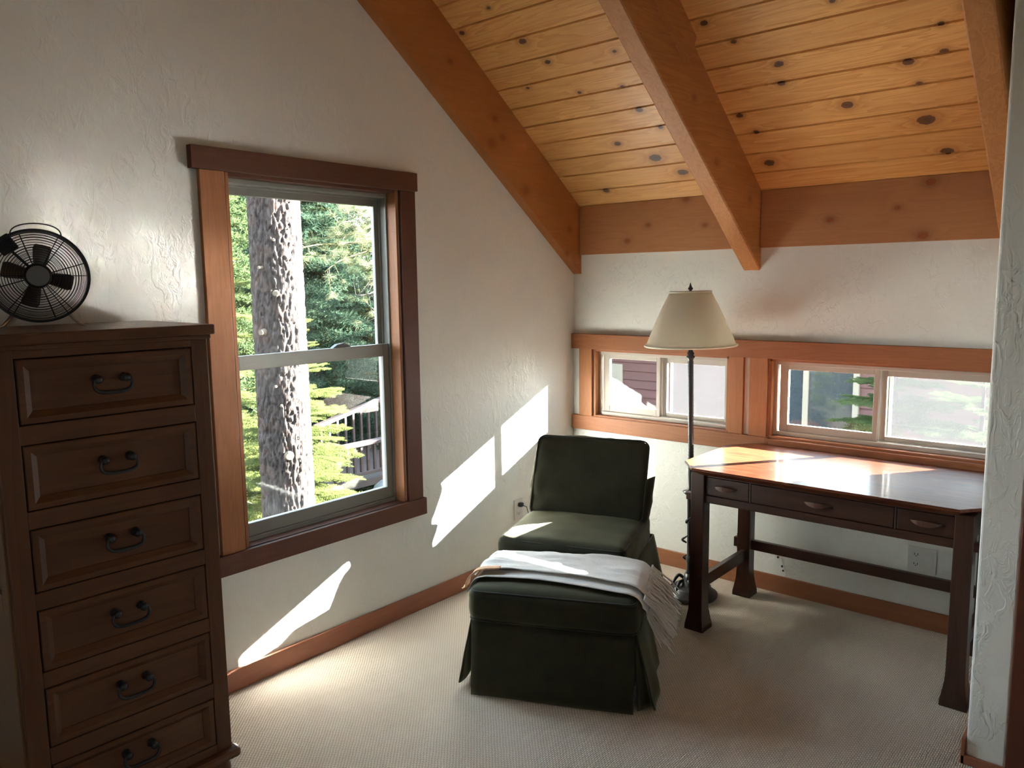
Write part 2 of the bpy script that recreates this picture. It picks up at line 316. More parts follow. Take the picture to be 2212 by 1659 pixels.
# ------------------------------------------------------------------ geometry helpers
class MB:
    def __init__(s): s.v = []; s.f = []; s.mi = []
    def add(s, verts, faces):
        o = len(s.v); s.v += [tuple(map(float, p)) for p in verts]; s.f += [tuple(i+o for i in f) for f in faces]
    def box(s, x0, x1, y0, y1, z0, z1, bev=0.0, mat=None):
        if bev:
            bm = bmesh.new(); bmesh.ops.create_cube(bm, size=1)
            for q in bm.verts: q.co = Vector((q.co.x*(x1-x0), q.co.y*(y1-y0), q.co.z*(z1-z0)))
            bmesh.ops.bevel(bm, geom=list(bm.edges), offset=bev, segments=2, profile=0.5, affect='EDGES')
            c = Vector(((x0+x1)/2, (y0+y1)/2, (z0+z1)/2))
            vs_ = [q.co+c for q in bm.verts]
            for k, q in enumerate(bm.verts): q.index = k
            fs = [tuple(q.index for q in f.verts) for f in bm.faces]; bm.free()
        else:
            vs_ = [Vector((x, y, z)) for x in (x0, x1) for y in (y0, y1) for z in (z0, z1)]
            fs = [(0, 1, 3, 2), (4, 6, 7, 5), (0, 4, 5, 1), (2, 3, 7, 6), (0, 2, 6, 4), (1, 5, 7, 3)]
        if mat is not None: vs_ = [mat @ q for q in vs_]
        s.add(vs_, fs)
    def prism(s, poly, a, b, axis):
        """extrude a 2-D polygon from a to b along an axis (poly in the two remaining axes, in order)"""
        n = len(poly)
        def P(p, t):
            if axis == 0: return (t, p[0], p[1])
            if axis == 1: return (p[0], t, p[1])
            return (p[0], p[1], t)
        s.add([P(p, a) for p in poly]+[P(p, b) for p in poly],
              [tuple(range(n))[::-1], tuple(range(n, 2*n))]+[(i, (i+1) % n, n+(i+1) % n, n+i) for i in range(n)])
    def tube(s, pts, r, n=8, cap=True, closed=False):
        pts = [Vector(p) for p in pts]; N = len(pts)
        rs = r if isinstance(r, (list, tuple)) else [r]*N
        vs_ = []; prev = None
        for i, p in enumerate(pts):
            if closed: d = pts[(i+1) % N]-pts[i-1]
            else: d = pts[min(i+1, N-1)]-pts[max(i-1, 0)]
            d = d.normalized() if d.length > 1e-9 else Vector((0, 0, 1))
            if prev is None:
                a = Vector((0, 0, 1)) if abs(d.z) < 0.9 else Vector((1, 0, 0))
                u = d.cross(a).normalized()
            else:
                u = prev-d*prev.dot(d); u = u.normalized() if u.length > 1e-6 else d.orthogonal().normalized()
            prev = u; v = d.cross(u)
            for k in range(n):
                t = 2*PI*k/n; vs_.append(p+(u*math.cos(t)+v*math.sin(t))*rs[i])
        fs = []
        M_ = N if closed else N-1
        for i in range(M_):
            j = (i+1) % N
            for k in range(n):
                fs.append((i*n+k, i*n+(k+1) % n, j*n+(k+1) % n, j*n+k))
        if cap and not closed: fs += [tuple(range(n))[::-1], tuple(range((N-1)*n, N*n))]
        s.add(vs_, fs)
    def lathe(s, prof, n=32, mat=None, ripple=0):
        vs_ = []; 
        for (r, z) in prof:
            for k in range(n):
                t = 2*PI*k/n; rr = r*(1+(ripple*math.cos(t*8) if ripple else 0)); vs_.append(Vector((rr*math.cos(t), rr*math.sin(t), z)))
        fs = []
        for i in range(len(prof)-1):
            for k in range(n): fs.append((i*n+k, i*n+(k+1) % n, (i+1)*n+(k+1) % n, (i+1)*n+k))
        fs += [tuple(range(n))[::-1], tuple(range((len(prof)-1)*n, len(prof)*n))]
        if mat is not None: vs_ = [mat @ q for q in vs_]
        s.add(vs_, fs)
    def grid(s, fn, nu, nv, closed_u=False):
        vs_ = [fn(i/(nu if closed_u else nu-1), j/(nv-1)) for j in range(nv) for i in range(nu)]
        fs = []
        for j in range(nv-1):
            for i in range(nu if closed_u else nu-1):
                i2 = (i+1) % nu
                fs.append((j*nu+i, j*nu+i2, (j+1)*nu+i2, (j+1)*nu+i))
        s.add(vs_, fs)
    def build(s, name, mat, parent=None, smooth=False, loc=None, fixn=True):
        me = bpy.data.meshes.new(name); me.from_pydata(s.v, [], s.f)
        if fixn:
            bm = bmesh.new(); bm.from_mesh(me); bmesh.ops.recalc_face_normals(bm, faces=bm.faces); bm.to_mesh(me); bm.free()
        me.materials.append(mat)
        if smooth:
            for p in me.polygons: p.use_smooth = True
        o = bpy.data.objects.new(name, me); COL.objects.link(o)
        if parent: o.parent = parent
        if loc: o.location = loc
        return o
def smooth_by_angle(o, ang=40):
    me = o.data
    for p in me.polygons: p.use_smooth = True
    bm = bmesh.new(); bm.from_mesh(me)
    for e in bm.edges:
        if len(e.link_faces) == 2 and e.calc_face_angle(0) > math.radians(ang): e.smooth = False
    bm.to_mesh(me); bm.free()
def B(name, dims, mat, parent=None, bev=0.0):
    mb = MB(); mb.box(*dims, bev=bev); o = mb.build(name, mat, parent); return o
def tag(o, label=None, cat=None, group=None, kind=None):
    if label: o['label'] = label
    if cat: o['category'] = cat
    if group: o['group'] = group
    if kind: o['kind'] = kind
    return o
def empty(name, loc=(0, 0, 0), rz=0.0, parent=None):
    o = bpy.data.objects.new(name, None); COL.objects.link(o); o.location = loc; o.rotation_euler = (0, 0, rz)
    o.empty_display_size = 0.1
    if parent: o.parent = parent
    return o
def struct(o, label, cat): return tag(o, label, cat, kind='structure')
def stuff(o): o['kind'] = 'stuff'; return o

# ------------------------------------------------------------------ room shell
S = 0.74; Z0 = 1.961; RIDGE = -3.7
def zc(y): return Z0-S*y if y > RIDGE else Z0-S*RIDGE-S*(RIDGE-y)
XR, YR = 4.7, -6.6
# floor
mb = MB(); mb.box(-0.14, XR+0.14, YR-0.14, 0.16, -0.12, 0.0)
struct(mb.build('floor', M['carpet']), 'beige looped berber carpet covering the whole floor', 'floor')
# left gable wall (x = 0 plane) with the tall window hole
W1 = dict(y0=-2.155, y1=-1.335, z0=0.545, z1=1.963)
def wall_x(name, x0, x1, ya, yb, holes, label, parent=None):
    mb = MB(); ys = sorted({ya, yb, RIDGE}|{h['y0'] for h in holes}|{h['y1'] for h in holes})
    ys = [y for y in ys if ya-1e-6 <= y <= yb+1e-6]
    for a, b in zip(ys[:-1], ys[1:]):
        segs = [(0.0, None)]
        for h in holes:
            if a >= h['y0']-1e-6 and b <= h['y1']+1e-6: segs = [(0.0, h['z0']), (h['z1'], None)]
        for z0, z1 in segs:
            t = [(a, z0), (b, z0), (b, zc(b) if z1 is None else z1), (a, zc(a) if z1 is None else z1)]
            mb.prism(t, x0, x1, 0)
    return struct(mb.build(name, M['wall']), label, 'wall')
wall_x('wall_left', -0.14, 0.0, YR-0.14, 0.16, [W1], 'left gable wall of cream skip-trowelled plaster')
# back knee wall with two low window holes
W2 = dict(x0=0.147, x1=0.968, z0=0.785, z1=1.168)
W3 = dict(x0=1.182, x1=2.16, z0=0.785, z1=1.168)
mb = MB(); zt = 1.961
for a, b, hole in ((0.0, W2['x0'], 0), (W2['x0'], W2['x1'], 1), (W2['x1'], W3['x0'], 0), (W3['x0'], W3['x1'], 1), (W3['x1'], XR+0.14, 0)):
    if hole:
        mb.box(a, b, 0, 0.15, 0, W2['z0']); mb.box(a, b, 0, 0.15, W2['z1'], zt)
    else: mb.box(a, b, 0, 0.15, 0, zt)
struct(mb.build('wall_back', M['wall']), 'low cream plaster wall under the eave behind the desk', 'wall')
# closet corner on the right
def zcol(mb, x0, x1, y0, y1):
    mb.prism([(y0, 0), (y1, 0), (y1, zc(y1)), (y0, zc(y0))], x0, x1, 0)
mb = MB(); zcol(mb, 2.262, 2.372, -0.99, 0.0)
o = mb.build('wall_right', M['wall']); struct(o, 'narrow plaster wall end with rounded corner at the right', 'wall')
bmod = o.modifiers.new('b', 'BEVEL'); bmod.width = 0.008; bmod.segments = 3; bmod.limit_method = 'ANGLE'
mb = MB(); mb.box(2.372, XR, -0.94, -0.86, 2.06, 2.6); mb.box(3.32, XR, -0.99, -0.88, 0, 2.06)
struct(mb.build('wall_closet', M['wall']), 'plaster wall above and beside the closet door', 'wall')
WS = dict(y0=-5.1, y1=-4.6, z0=0.9, z1=1.8)  # opening for the added fill window
wall_x('wall_side', XR, XR+0.14, YR-0.14, 0.15, [WS], 'plaster wall on the far right side of the room with one added fill window')
mb = MB(); top = zc(YR); mb.box(0, XR, YR-0.14, YR, 0, top)
struct(mb.build('wall_rear', M['wall']), 'plain plaster wall behind the camera', 'wall')

# ------------------------------------------------------------------ ceiling: planks, beams, blocking
ceil = empty('ceiling'); struct(ceil, 'sloped tongue and groove pine ceiling with heavy beams', 'ceiling')
# roof deck above the planks keeps the room light tight
mb = MB()
def slab(mb, x0, x1, ya, yb, off0, off1):
    z = lambda y: Z0-S*y if ya >= RIDGE-1e-6 else Z0-S*RIDGE-S*(RIDGE-y)
    mb.prism([(ya, z(ya)+off0), (yb, z(yb)+off0), (yb, z(yb)+off1), (ya, z(ya)+off1)], x0, x1, 0)
slab(mb, -0.45, XR+0.4, RIDGE, 0.45, 0.02, 0.16)
mb.prism([(YR-0.4, Z0-S*RIDGE-S*(RIDGE-YR+0.4)+0.02), (RIDGE, zc(RIDGE)+0.02), (RIDGE, zc(RIDGE)+0.16), (YR-0.4, Z0-S*RIDGE-S*(RIDGE-YR+0.4)+0.16)], -0.45, XR+0.4, 0)
mb.build('roof_deck', M['roofing'], ceil)
nrm = Vector((0, -S, -1)).normalized()   # points down into the room
def plank_mesh(x0, x1, ya, yb):
    # ya > yb ; board face lies on the ceiling plane, chamfered edges make the V groove
    sl = Vector((0, -1, S)).normalized(); L = (Vector((0, yb, zc(yb)))-Vector((0, ya, zc(ya)))).length
    g = 0.0038
    prof = [(0.0012, 0.018), (0.0012, 0.0055), (g+0.001, 0.0), (L-g-0.001, 0.0), (L-0.0012, 0.0055), (L-0.0012, 0.018)]
    o = Vector((0, ya, zc(ya)))
    mb = MB(); n = len(prof)
    for_x = []
    for x in (x0, x1):
        for (a, d) in prof:
            p = o+sl*a-nrm*(d); for_x.append((x, p.y, p.z))
    mb.add(for_x, [tuple(range(n)), tuple(range(n, 2*n))[::-1]]+[(i, n+i, n+(i+1) % n, (i+1) % n) for i in range(n)])
    return mb
for bay, (x0, x1, mat) in enumerate(((0.052, 1.034, 'plank'), (1.113, 2.134, 'plank2'), (2.21, XR, 'plank'))):
    for k in range(37):
        ya = -0.005 if k == 0 else -0.01-0.0992*k; yb = -0.01-0.0992*(k+1)
        if yb < RIDGE: break
        if bay == 2 and k < 9: continue
        plank_mesh(x0, x1, ya, yb).build('plank', M[mat], ceil)
mb = MB(); mb.prism([(RIDGE, zc(RIDGE)), (YR, zc(YR)), (YR, zc(YR)+0.02), (RIDGE, zc(RIDGE)+0.02)], 0, XR, 0)
mb.build('rear_slope_boards', M['plank2'], ceil)
def beam(x0, x1, mat, depth=0.365, rough=0.0, ridge=True):
    # parallelogram side profile along the slope, plumb cut at the wall
    n = 90; yb = RIDGE
    if rough:
        mb = MB(); prof = []
        def ring(y, i):
            zt_, zb = zc(y)+0.004, zc(y)-depth
            def wv(k): return rough*(noise.noise(Vector((k*7.3, y*9, 0.3)))+0.5*noise.noise(Vector((k*3.1, y*30, 2.0))))
            return [(x0, y, zt_), (x0+wv(1)*0.4, y, zb+0.006+wv(2)), (x0+0.006, y, zb+wv(3)*0.5), ((x0+x1)/2, y, zb+wv(4)*0.35), (x1-0.006, y, zb+wv(5)*0.5), (x1+wv(6)*0.3, y, zb+0.006), (x1, y, zt_)]
        ys = np.linspace(0, yb, n); V = []
        for i, y in enumerate(ys): V += ring(float(y), i)
        Fc = []
        for i in range(n-1):
            for k in range(7): Fc.append((i*7+k, i*7+(k+1) % 7, (i+1)*7+(k+1) % 7, (i+1)*7+k))
        Fc += [tuple(range(7)), tuple(range((n-1)*7, n*7))]
        mb.add(V, Fc); return mb
    mb = MB(); mb.prism([(0.0, zc(0)+0.004), (0.0, zc(0)-depth), (yb, zc(yb)-depth), (yb, zc(yb)+0.004)], x0, x1, 0); return mb
b1 = beam(0.0, 0.055, 'beam1').build('beam', M['beam1'], ceil); b1['label'] = 'smooth beam running up the left gable wall'
b2 = beam(1.030, 1.117, 'beam2', rough=0.0035).build('beam', M['beam2'], ceil); b2['label'] = 'middle beam with a rough cracked underside'
b3 = beam(2.130, 2.214, 'beam2', rough=0.0035).build('beam', M['beam2'], ceil); b3['label'] = 'beam beside the right wall end'
# sistered plate on the right face of the middle beam, higher up
mb = MB(); mb.prism([(-0.74, zc(-0.74)+0.002), (-0.80, zc(-0.80)-0.155), (-3.6, zc(-3.6)-0.155), (-3.6, zc(-3.6)+0.002)], 1.1165, 1.142, 0)
mb.build('sister_plate', M['beam2'], ceil)
# dark caulk-like shadow gaps come from real recesses: blocking set 3 mm below the boards
for (x0, x1) in ((0.058, 1.027), (1.120, 2.127), (2.217, 2.262)):
    mb = MB(); mb.box(x0, x1, -0.02, 0.0, 1.702, zc(-0.02)-0.004, bev=0.0015)
    mb.build('blocking_board', M['fascia'], ceil)

# ------------------------------------------------------------------ baseboards
struct(B('baseboard_left', (0.0, 0.013, -3.6, -0.013, 0.0, 0.087), M['baseboard_y'], bev=0.003), 'low brown wood baseboard along the left wall', 'baseboard')
struct(B('baseboard_back', (0.0, 2.262, -0.013, 0.0, 0.0, 0.087), M['baseboard'], bev=0.003), 'low brown wood baseboard behind the desk', 'baseboard')
mb = MB(); mb.box(2.249, 2.262, -1.003, -0.013, 0, 0.087, bev=0.003); mb.box(2.249, 2.372, -1.003, -0.99, 0, 0.03, bev=0.003)
struct(mb.build('baseboard_right', M['baseboard_y']), 'short baseboard wrapping the right wall end', 'baseboard')

# ------------------------------------------------------------------ closet door
dr = empty('door_1', (2.372, -0.99, 0)); struct(dr, 'reddish wood closet door cut off at the right edge', 'door')
B('door_casing', (0.0, 0.065, -0.018, 0.05, 0.0, 2.08), M['doorcasing'], dr, 0.003)
B('door_head', (0.0, 0.95, -0.02, 0.05, 2.08, 2.16), M['doorcasing'], dr, 0.003)
B('door_casing', (0.875, 0.94, -0.018, 0.05, 0.0, 2.08), M['doorcasing'], dr, 0.003)
B('door_leaf', (0.068, 0.872, 0.02, 0.055, 0.01, 2.075), M['door'], dr, 0.002)
for z0, z1 in ((0.2, 0.95), (1.1, 1.95)): B('door_panel', (0.2, 0.74, 0.012, 0.03, z0, z1), M['door'], dr, 0.006)
mb = MB(); mb.lathe([(0.001, 0), (0.026, 0.001), (0.026, 0.008), (0.01, 0.01), (0.01, 0.03), (0.024, 0.035), (0.028, 0.048), (0.02, 0.06), (0.001, 0.063)], 20, Matrix.Translation((0.81, 0.02, 0.98)) @ Matrix.Rotation(PI/2, 4, 'X'))
mb.build('door_knob', M['bronze'], dr, smooth=True)

# ------------------------------------------------------------------ window 1 (tall, single hung)
w1 = empty('window_1', (0, 0, 0)); struct(w1, 'tall single hung window in rustic wood casing on the left wall', 'window')
y0, y1, z0, z1 = W1['y0'], W1['y1'], W1['z0'], W1['z1']
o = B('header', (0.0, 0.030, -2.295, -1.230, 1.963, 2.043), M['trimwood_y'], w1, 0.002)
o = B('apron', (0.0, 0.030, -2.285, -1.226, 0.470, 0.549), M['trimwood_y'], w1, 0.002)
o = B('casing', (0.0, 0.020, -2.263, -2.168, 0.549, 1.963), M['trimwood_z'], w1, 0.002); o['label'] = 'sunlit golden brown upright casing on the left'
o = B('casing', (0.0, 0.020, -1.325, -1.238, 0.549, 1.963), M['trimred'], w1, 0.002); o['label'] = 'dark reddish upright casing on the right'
B('jamb', (-0.055, 0.006, y0-0.002, y0+0.010, z0, z1), M['trimwood_z'], w1)
B('jamb', (-0.055, 0.006, y1-0.010, y1+0.002, z0, z1), M['trimwood_z'], w1)
B('head_jamb', (-0.055, 0.004, y0, y1, z1-0.012, z1), M['trimwood_y'], w1)
B('sill', (-0.055, 0.012, y0, y1, z0-0.010, z0+0.004), M['trimwood_y'], w1)
V = M['vinyl']
def frame_x(mb, x0, x1, ya, yb, za, zb, wl, wr, wt, wb, bev=0.002):
    mb.box(x0, x1, ya, ya+wl, za, zb, bev); mb.box(x0, x1, yb-wr, yb, za, zb, bev)
    mb.box(x0, x1, ya+wl, yb-wr, zb-wt, zb, bev); mb.box(x0, x1, ya+wl, yb-wr, za, za+wb, bev)
mb = MB(); frame_x(mb, -0.135, -0.052, y0, y1, z0, z1-0.012, 0.018, 0.018, 0.018, 0.022)
frame_x(mb, -0.100, -0.090, y0+0.016, y1-0.016, z0+0.02, z1-0.03, 0.010, 0.010, 0.008, 0.01, 0.001)
mb.build('frame', V, w1)
mb = MB(); frame_x(mb, -0.118, -0.098, y0+0.018, y1-0.018, 1.240, z1-0.030, 0.030, 0.030, 0.036, 0.040)
us = mb.build('upper_sash', V, w1)
B('pane', (-0.110, -0.106, y0+0.045, y1-0.045, 1.275, z1-0.060), M['glass'], us)
mb = MB(); frame_x(mb, -0.086, -0.062, y0+0.018, y1-0.018, z0+0.022, 1.283, 0.034, 0.034, 0.056, 0.052)
ls = mb.build('lower_sash', V, w1)
B('pane', (-0.077, -0.073, y0+0.048, y1-0.048, z0+0.070, 1.232), M['glass'], ls)
mb = MB(); mb.prism([(-1.655, 1.283), (-1.56, 1.283), (-1.575, 1.293), (-1.60, 1.300), (-1.63, 1.297)], -0.092, -0.070, 0)
mb.build('sash_lock', plain('lock_bronze', (0.05, 0.04, 0.04), 0.5), ls)

# ------------------------------------------------------------------ windows 2 and 3 (low sliders)
def slider(name, W, label, div, V=M['vinyl2']):
    wd = empty(name, (0, 0, 0)); struct(wd, label, 'window')
    x0, x1, z0, z1 = W['x0'], W['x1'], W['z0'], W['z1']
    for (a, b, n_) in ((x0-0.002, x0+0.010, 'jamb'), (x1-0.010, x1+0.002, 'jamb')): B(n_, (a, b, -0.006, 0.04, z0, z1), M['trimwood_z'], wd)
    B('head_jamb', (x0, x1, -0.006, 0.04, z1-0.010, z1), M['trimwood'], wd)
    B('sill', (x0, x1, -0.012, 0.04, z0-0.008, z0+0.004), M['trimwood'], wd)
    def fr(mb, xa, xb, ya, yb, za, zb, wl, wr, wt, wb, bev=0.002):
        mb.box(xa, xa+wl, ya, yb, za, zb, bev); mb.box(xb-wr, xb, ya, yb, za, zb, bev)
        mb.box(xa+wl, xb-wr, ya, yb, zb-wt, zb, bev); mb.box(xa+wl, xb-wr, ya, yb, za, za+wb, bev)
    mb = MB(); fr(mb, x0+0.006, x1-0.006, 0.03, 0.112, z0+0.004, z1-0.010, 0.018, 0.018, 0.020, 0.020)
    fr(mb, x0+0.02, x1-0.02, 0.072, 0.078, z0+0.022, z1-0.028, 0.006, 0.006, 0.006, 0.008, 0.001)
    mb.build('frame', V, wd)
    xl = x0+0.030; 
    mb = MB(); fr(mb, xl, div, 0.047, 0.069, z0+0.022, z1-0.028, 0.042, 0.022, 0.026, 0.038)
    ss = mb.build('sliding_sash', V, wd)
    B('pane', (xl+0.038, div-0.018, 0.056, 0.060, z0+0.055, z1-0.050), M['glass'], ss)
    mb = MB(); fr(mb, div-0.008, x1-0.02, 0.074, 0.098, z0+0.020, z1-0.026, 0.036, 0.038, 0.034, 0.026)
    fs_ = mb.build('fixed_sash', V, wd)
    B('pane', (div+0.022, x1-0.055, 0.083, 0.087, z0+0.043, z1-0.055), M['glass'], fs_)
    mb = MB(); mb.box(div+0.004, div+0.012, 0.1, 0.114, z0+0.02, z1-0.03); mb.box(div+0.03, div+0.042, 0.104, 0.116, z0+0.03, z1-0.04)
    mb.build('outer_track', M['vinylwhite'], wd)
    B('insect_screen', (div+0.036, x1-0.03, 0.118, 0.119, z0+0.03, z1-0.03), M['screen'], wd)
    return wd
slider('window_2', W2, 'small low slider window at the left of the back wall', 0.545)
slider('window_3', W3, 'wide low slider window behind the desk', 1.668, M['vinyl2'])
o = B('trim_1', (0.004, 2.250, -0.030, 0.0, 1.170, 1.256), M['trimwood'], bev=0.002); struct(o, 'long wood header board over both low windows', 'trim')
mb = MB(); mb.box(0.004, 1.19, -0.026, 0.0, 0.700, 0.782, bev=0.002); mb.box(1.19, 2.25, -0.026, 0.0, 0.700, 0.778, bev=0.002); mb.box(1.17, 2.25, -0.034, 0, 0.765, 0.777, bev=0.001)
struct(mb.build('trim_2', M['trimwood']), 'long wood apron board under both low windows', 'trim')
for k, (a, b, lab) in enumerate(((0.052, 0.140, 'upright casing at the left of the small low window'), (0.975, 1.052, 'upright casing right of the small low window'), (1.082, 1.174, 'upright casing left of the wide low window'), (2.166, 2.25, 'upright casing hidden at the right wall end'))):
    struct(B('trim_%d' % (3+k), (a, b, -0.02, 0.0, 0.782, 1.170), M['trimwood_z'], bev=0.002), lab, 'trim')

w4 = empty('fill_window', (0, 0, 0)); struct(w4, 'unseen window added in the right side wall for fill light', 'window')  # added out of view to let more daylight into the room
mb = MB(); frame_x(mb, XR+0.03, XR+0.10, -5.1, -4.6, 0.9, 1.8, 0.05, 0.05, 0.05, 0.05); mb.box(XR+0.04, XR+0.09, -5.05, -4.65, 1.33, 1.37)
mb.build('frame', M['vinyl'], w4); B('pane', (XR+0.062, XR+0.066, -5.05, -4.65, 0.95, 1.75), M['glass'], w4)

# ------------------------------------------------------------------ writing desk
DX0, DX1, DY0, DY1 = 1.10, 2.192, -0.650, -0.092
desk = empty('writing_desk', (1.10, -0.65, 0)); tag(desk, 'polished dark cherry writing desk with three drawers under the low windows', 'desk')
def dl(mb_or, *a): return a
def rel(dims): return (dims[0]-1.10, dims[1]-1.10, dims[2]+0.65, dims[3]+0.65, dims[4], dims[5])
# top: chamfered corners, undercut edge
def top_poly(i):
    x0, x1, y0, y1 = 1.036+i, 2.246-i, -0.700+i, -0.036-i; c = 0.115
    return [(x0+c*0.8, y0), (x1-c*0.8, y0), (x1, y0+c), (x1, y1-c), (x1-c*0.8, y1), (x0+c*0.8, y1), (x0, y1-c), (x0, y0+c)]
def desk_top():
    mb = MB(); layers = [(0.030, 0.719), (0.006, 0.735), (0.0, 0.740), (0.0, 0.746), (0.003, 0.749)]
    V_ = []; n = 8
    for ins, z in layers: V_ += [(p[0]-1.10, p[1]+0.65, z) for p in top_poly(ins)]
    F_ = [tuple(range(n))[::-1], tuple(range((len(layers)-1)*n, len(layers)*n))]
    for l in range(len(layers)-1):
        for k in range(n): F_.append((l*n+k, l*n+(k+1) % n, (l+1)*n+(k+1) % n, (l+1)*n+k))
    mb.add(V_, F_); return mb
desk_top().build('tabletop', M['desk'], desk)
def desk_leg(cx, cy):
    mb = MB(); prof = [(0.046, 0.0), (0.045, 0.022), (0.040, 0.05), (0.034, 0.09), (0.032, 0.13), (0.031, 0.72)]
    V_ = []
    for r, z in prof: V_ += [(cx-1.10+a*r, cy+0.65+b*r, z) for a, b in ((-1, -1), (1, -1), (1, 1), (-1, 1))]
    F_ = [(3, 2, 1, 0), tuple(range(20, 24))]
    for l in range(5):
        for k in range(4): F_.append((l*4+k, l*4+(k+1) % 4, l*4+4+(k+1) % 4, l*4+4+k))
    mb.add(V_, F_); return mb
for cx in (1.132, 2.160):
    for cy in (-0.618, -0.124):
        o = desk_leg(cx, cy).build('leg', M['deskleg'], desk)
        bm_ = o.modifiers.new('b', 'BEVEL'); bm_.width = 0.003; bm_.segments = 2; bm_.limit_method = 'ANGLE'; bm_.angle_limit = 0.6
D = lambda n, d, mt='deskrail', bev=0.002: B(n, rel(d), M[mt], desk, bev)
o = D('drawer_rail', (1.072, 2.215, -0.636, -0.606, 0.588, 0.620)); 
D('top_rail', (1.163, 2.129, -0.634, -0.606, 0.704, 0.720))
D('back_apron', (1.163, 2.129, -0.140, -0.115, 0.60, 0.719))
D('side_apron', (1.118, 1.142, -0.587, -0.155, 0.60, 0.719)); D('side_apron', (2.150, 2.174, -0.587, -0.155, 0.60, 0.719))
D('drawer_divider', (1.361, 1.369, -0.632, -0.60, 0.62, 0.704)); D('drawer_divider', (1.927, 1.935, -0.632, -0.60, 0.62, 0.704))
for (a, b, px) in ((1.166, 1.359, 1.257), (1.371, 1.925, 1.645), (1.937, 2.127, 2.035)):
    dw = D('drawer', (a, b, -0.632, -0.30, 0.623, 0.702))
    # arched wooden pull
    mb = MB(); n = 12; V_ = []; F_ = []
    for i in range(n+1):
        t = i/n; x = px-0.052+0.104*t; h = math.sin(PI*t); yy = -0.632-0.004-0.018*h**0.7
        zt_, zb_ = 0.668+0.006*h, 0.664-0.012*h**0.8+0.0
        V_ += [(x, -0.6325, zt_-0.001), (x, yy, zt_), (x, yy, zb_), (x, -0.6325, zb_+0.001)]
    for i in range(n):
        for k in range(4): F_.append((i*4+k, i*4+(k+1) % 4, i*4+4+(k+1) % 4, i*4+4+k))
    F_ += [(0, 1, 2, 3), (n*4+3, n*4+2, n*4+1, n*4)]
    mb.add([(v[0]-1.10, v[1]+0.65, v[2]) for v in V_], F_)
    p_ = mb.build('pull', M['deskpull'], dw)
D('stretcher', (1.074, 2.215, -0.136, -0.112, 0.238, 0.286))
D('side_stretcher', (1.120, 1.144, -0.592, -0.15, 0.180, 0.236), 'deskleg'); D('side_stretcher', (2.148, 2.172, -0.592, -0.15, 0.180, 0.236), 'deskleg')
for x in (1.093, 2.196): D('wedge_key', (x-0.005, x+0.005, -0.130, -0.118, 0.228, 0.305), 'deskleg', 0.001)

# ------------------------------------------------------------------ floor lamp
lamp = empty('floor_lamp', (0.940, -0.315, 0)); lamp.rotation_euler = (math.radians(0.2), math.radians(-1.05), 0)
tag(lamp, 'tall black wrought floor lamp with cream empire shade beside the desk', 'lamp')
mb = MB(); mb.lathe([(0.122, 0.002), (0.127, 0.008), (0.127, 0.020), (0.118, 0.027), (0.112, 0.030), (0.108, 0.036), (0.100, 0.040), (0.094, 0.050), (0.080, 0.058), (0.060, 0.060), (0.045, 0.072), (0.036, 0.095), (0.030, 0.12)], 40)
base = mb.build('base', M['bronze'], lamp, smooth=True)
mb = MB(); prof = [(0.030, 0.115), (0.024, 0.13), (0.023, 0.17), (0.026, 0.19), (0.020, 0.205), (0.019, 0.30), (0.018, 0.42), (0.018, 0.505), (0.024, 0.515), (0.038, 0.528), (0.040, 0.532), (0.020, 0.538), (0.014, 0.55), (0.0135, 0.62)]
z = 0.64
while z < 1.16:
    prof += [(0.0125, z), (0.0138, z+0.006), (0.0138, z+0.010)]; z += 0.016
prof += [(0.012, 1.175), (0.015, 1.18), (0.021, 1.190), (0.013, 1.198), (0.018, 1.206), (0.011, 1.215), (0.009, 1.25), (0.006, 1.26), (0.004, 1.49)]
mb.lathe(prof, 20)
pole = mb.build('pole', M['bronze'], lamp, smooth=True)
mb = MB()  # scroll leaves climbing the lower column and lying on the base
for k in range(9):
    a = k*2.4; zc_ = 0.14+0.035*k
    pts = []
    for i in range(12):
        t = i/11; rr = 0.020+0.020*math.sin(PI*t)**1.0+0.003; aa = a+t*1.2
        pts.append((rr*math.cos(aa), rr*math.sin(aa), zc_-0.01+0.045*t))
    mb.tube(pts, [0.003+0.0035*math.sin(PI*min(1, i/11+0.1)) for i in range(12)], 6)
for k in range(7):
    a = k*2*PI/7+0.3
    pts = [( (0.036+0.062*t)*math.cos(a+0.5*t), (0.036+0.062*t)*math.sin(a+0.5*t), 0.085-0.038*t+0.03*math.sin(PI*t)**2*(1 if k % 2 else 0.4)) for t in [i/9 for i in range(10)]]
    mb.tube(pts, [0.007*math.sin(PI*(0.15+0.8*i/9))+0.002 for i in range(10)], 6)
mb.build('scroll_leaves', M['bronze'], pole, smooth=True)
def shade_fn(mb, off):
    prof = [(0.214, 1.242), (0.204, 1.262), (0.189, 1.298), (0.171, 1.340), (0.150, 1.388), (0.128, 1.436), (0.106, 1.478), (0.095, 1.500)]
    n = 48; V_ = []; F_ = []
    full = [(r, z) for r, z in prof]+[(r-0.003, z) for r, z in prof[::-1]]
    for r, z in full:
        for k in range(n): t = 2*PI*k/n; V_.append((r*math.cos(t), r*math.sin(t), z))
    m_ = len(full)
    for i in range(m_):
        j = (i+1) % m_
        for k in range(n): F_.append((i*n+k, i*n+(k+1) % n, j*n+(k+1) % n, j*n+k))
    mb.add(V_, F_)
mb = MB(); shade_fn(mb, 0); sh = mb.build('lamp_shade', M['shade'], lamp, smooth=True)
for r, z, hh in ((0.2145, 1.245, 0.0055), (0.096, 1.497, 0.0045)):
    mb = MB(); mb.tube([(r*math.cos(2*PI*k/48), r*math.sin(2*PI*k/48), z) for k in range(48)], hh, 8, closed=True)
    mb.build('shade_trim', M['shadetrim'], sh, smooth=True)
mb = MB()
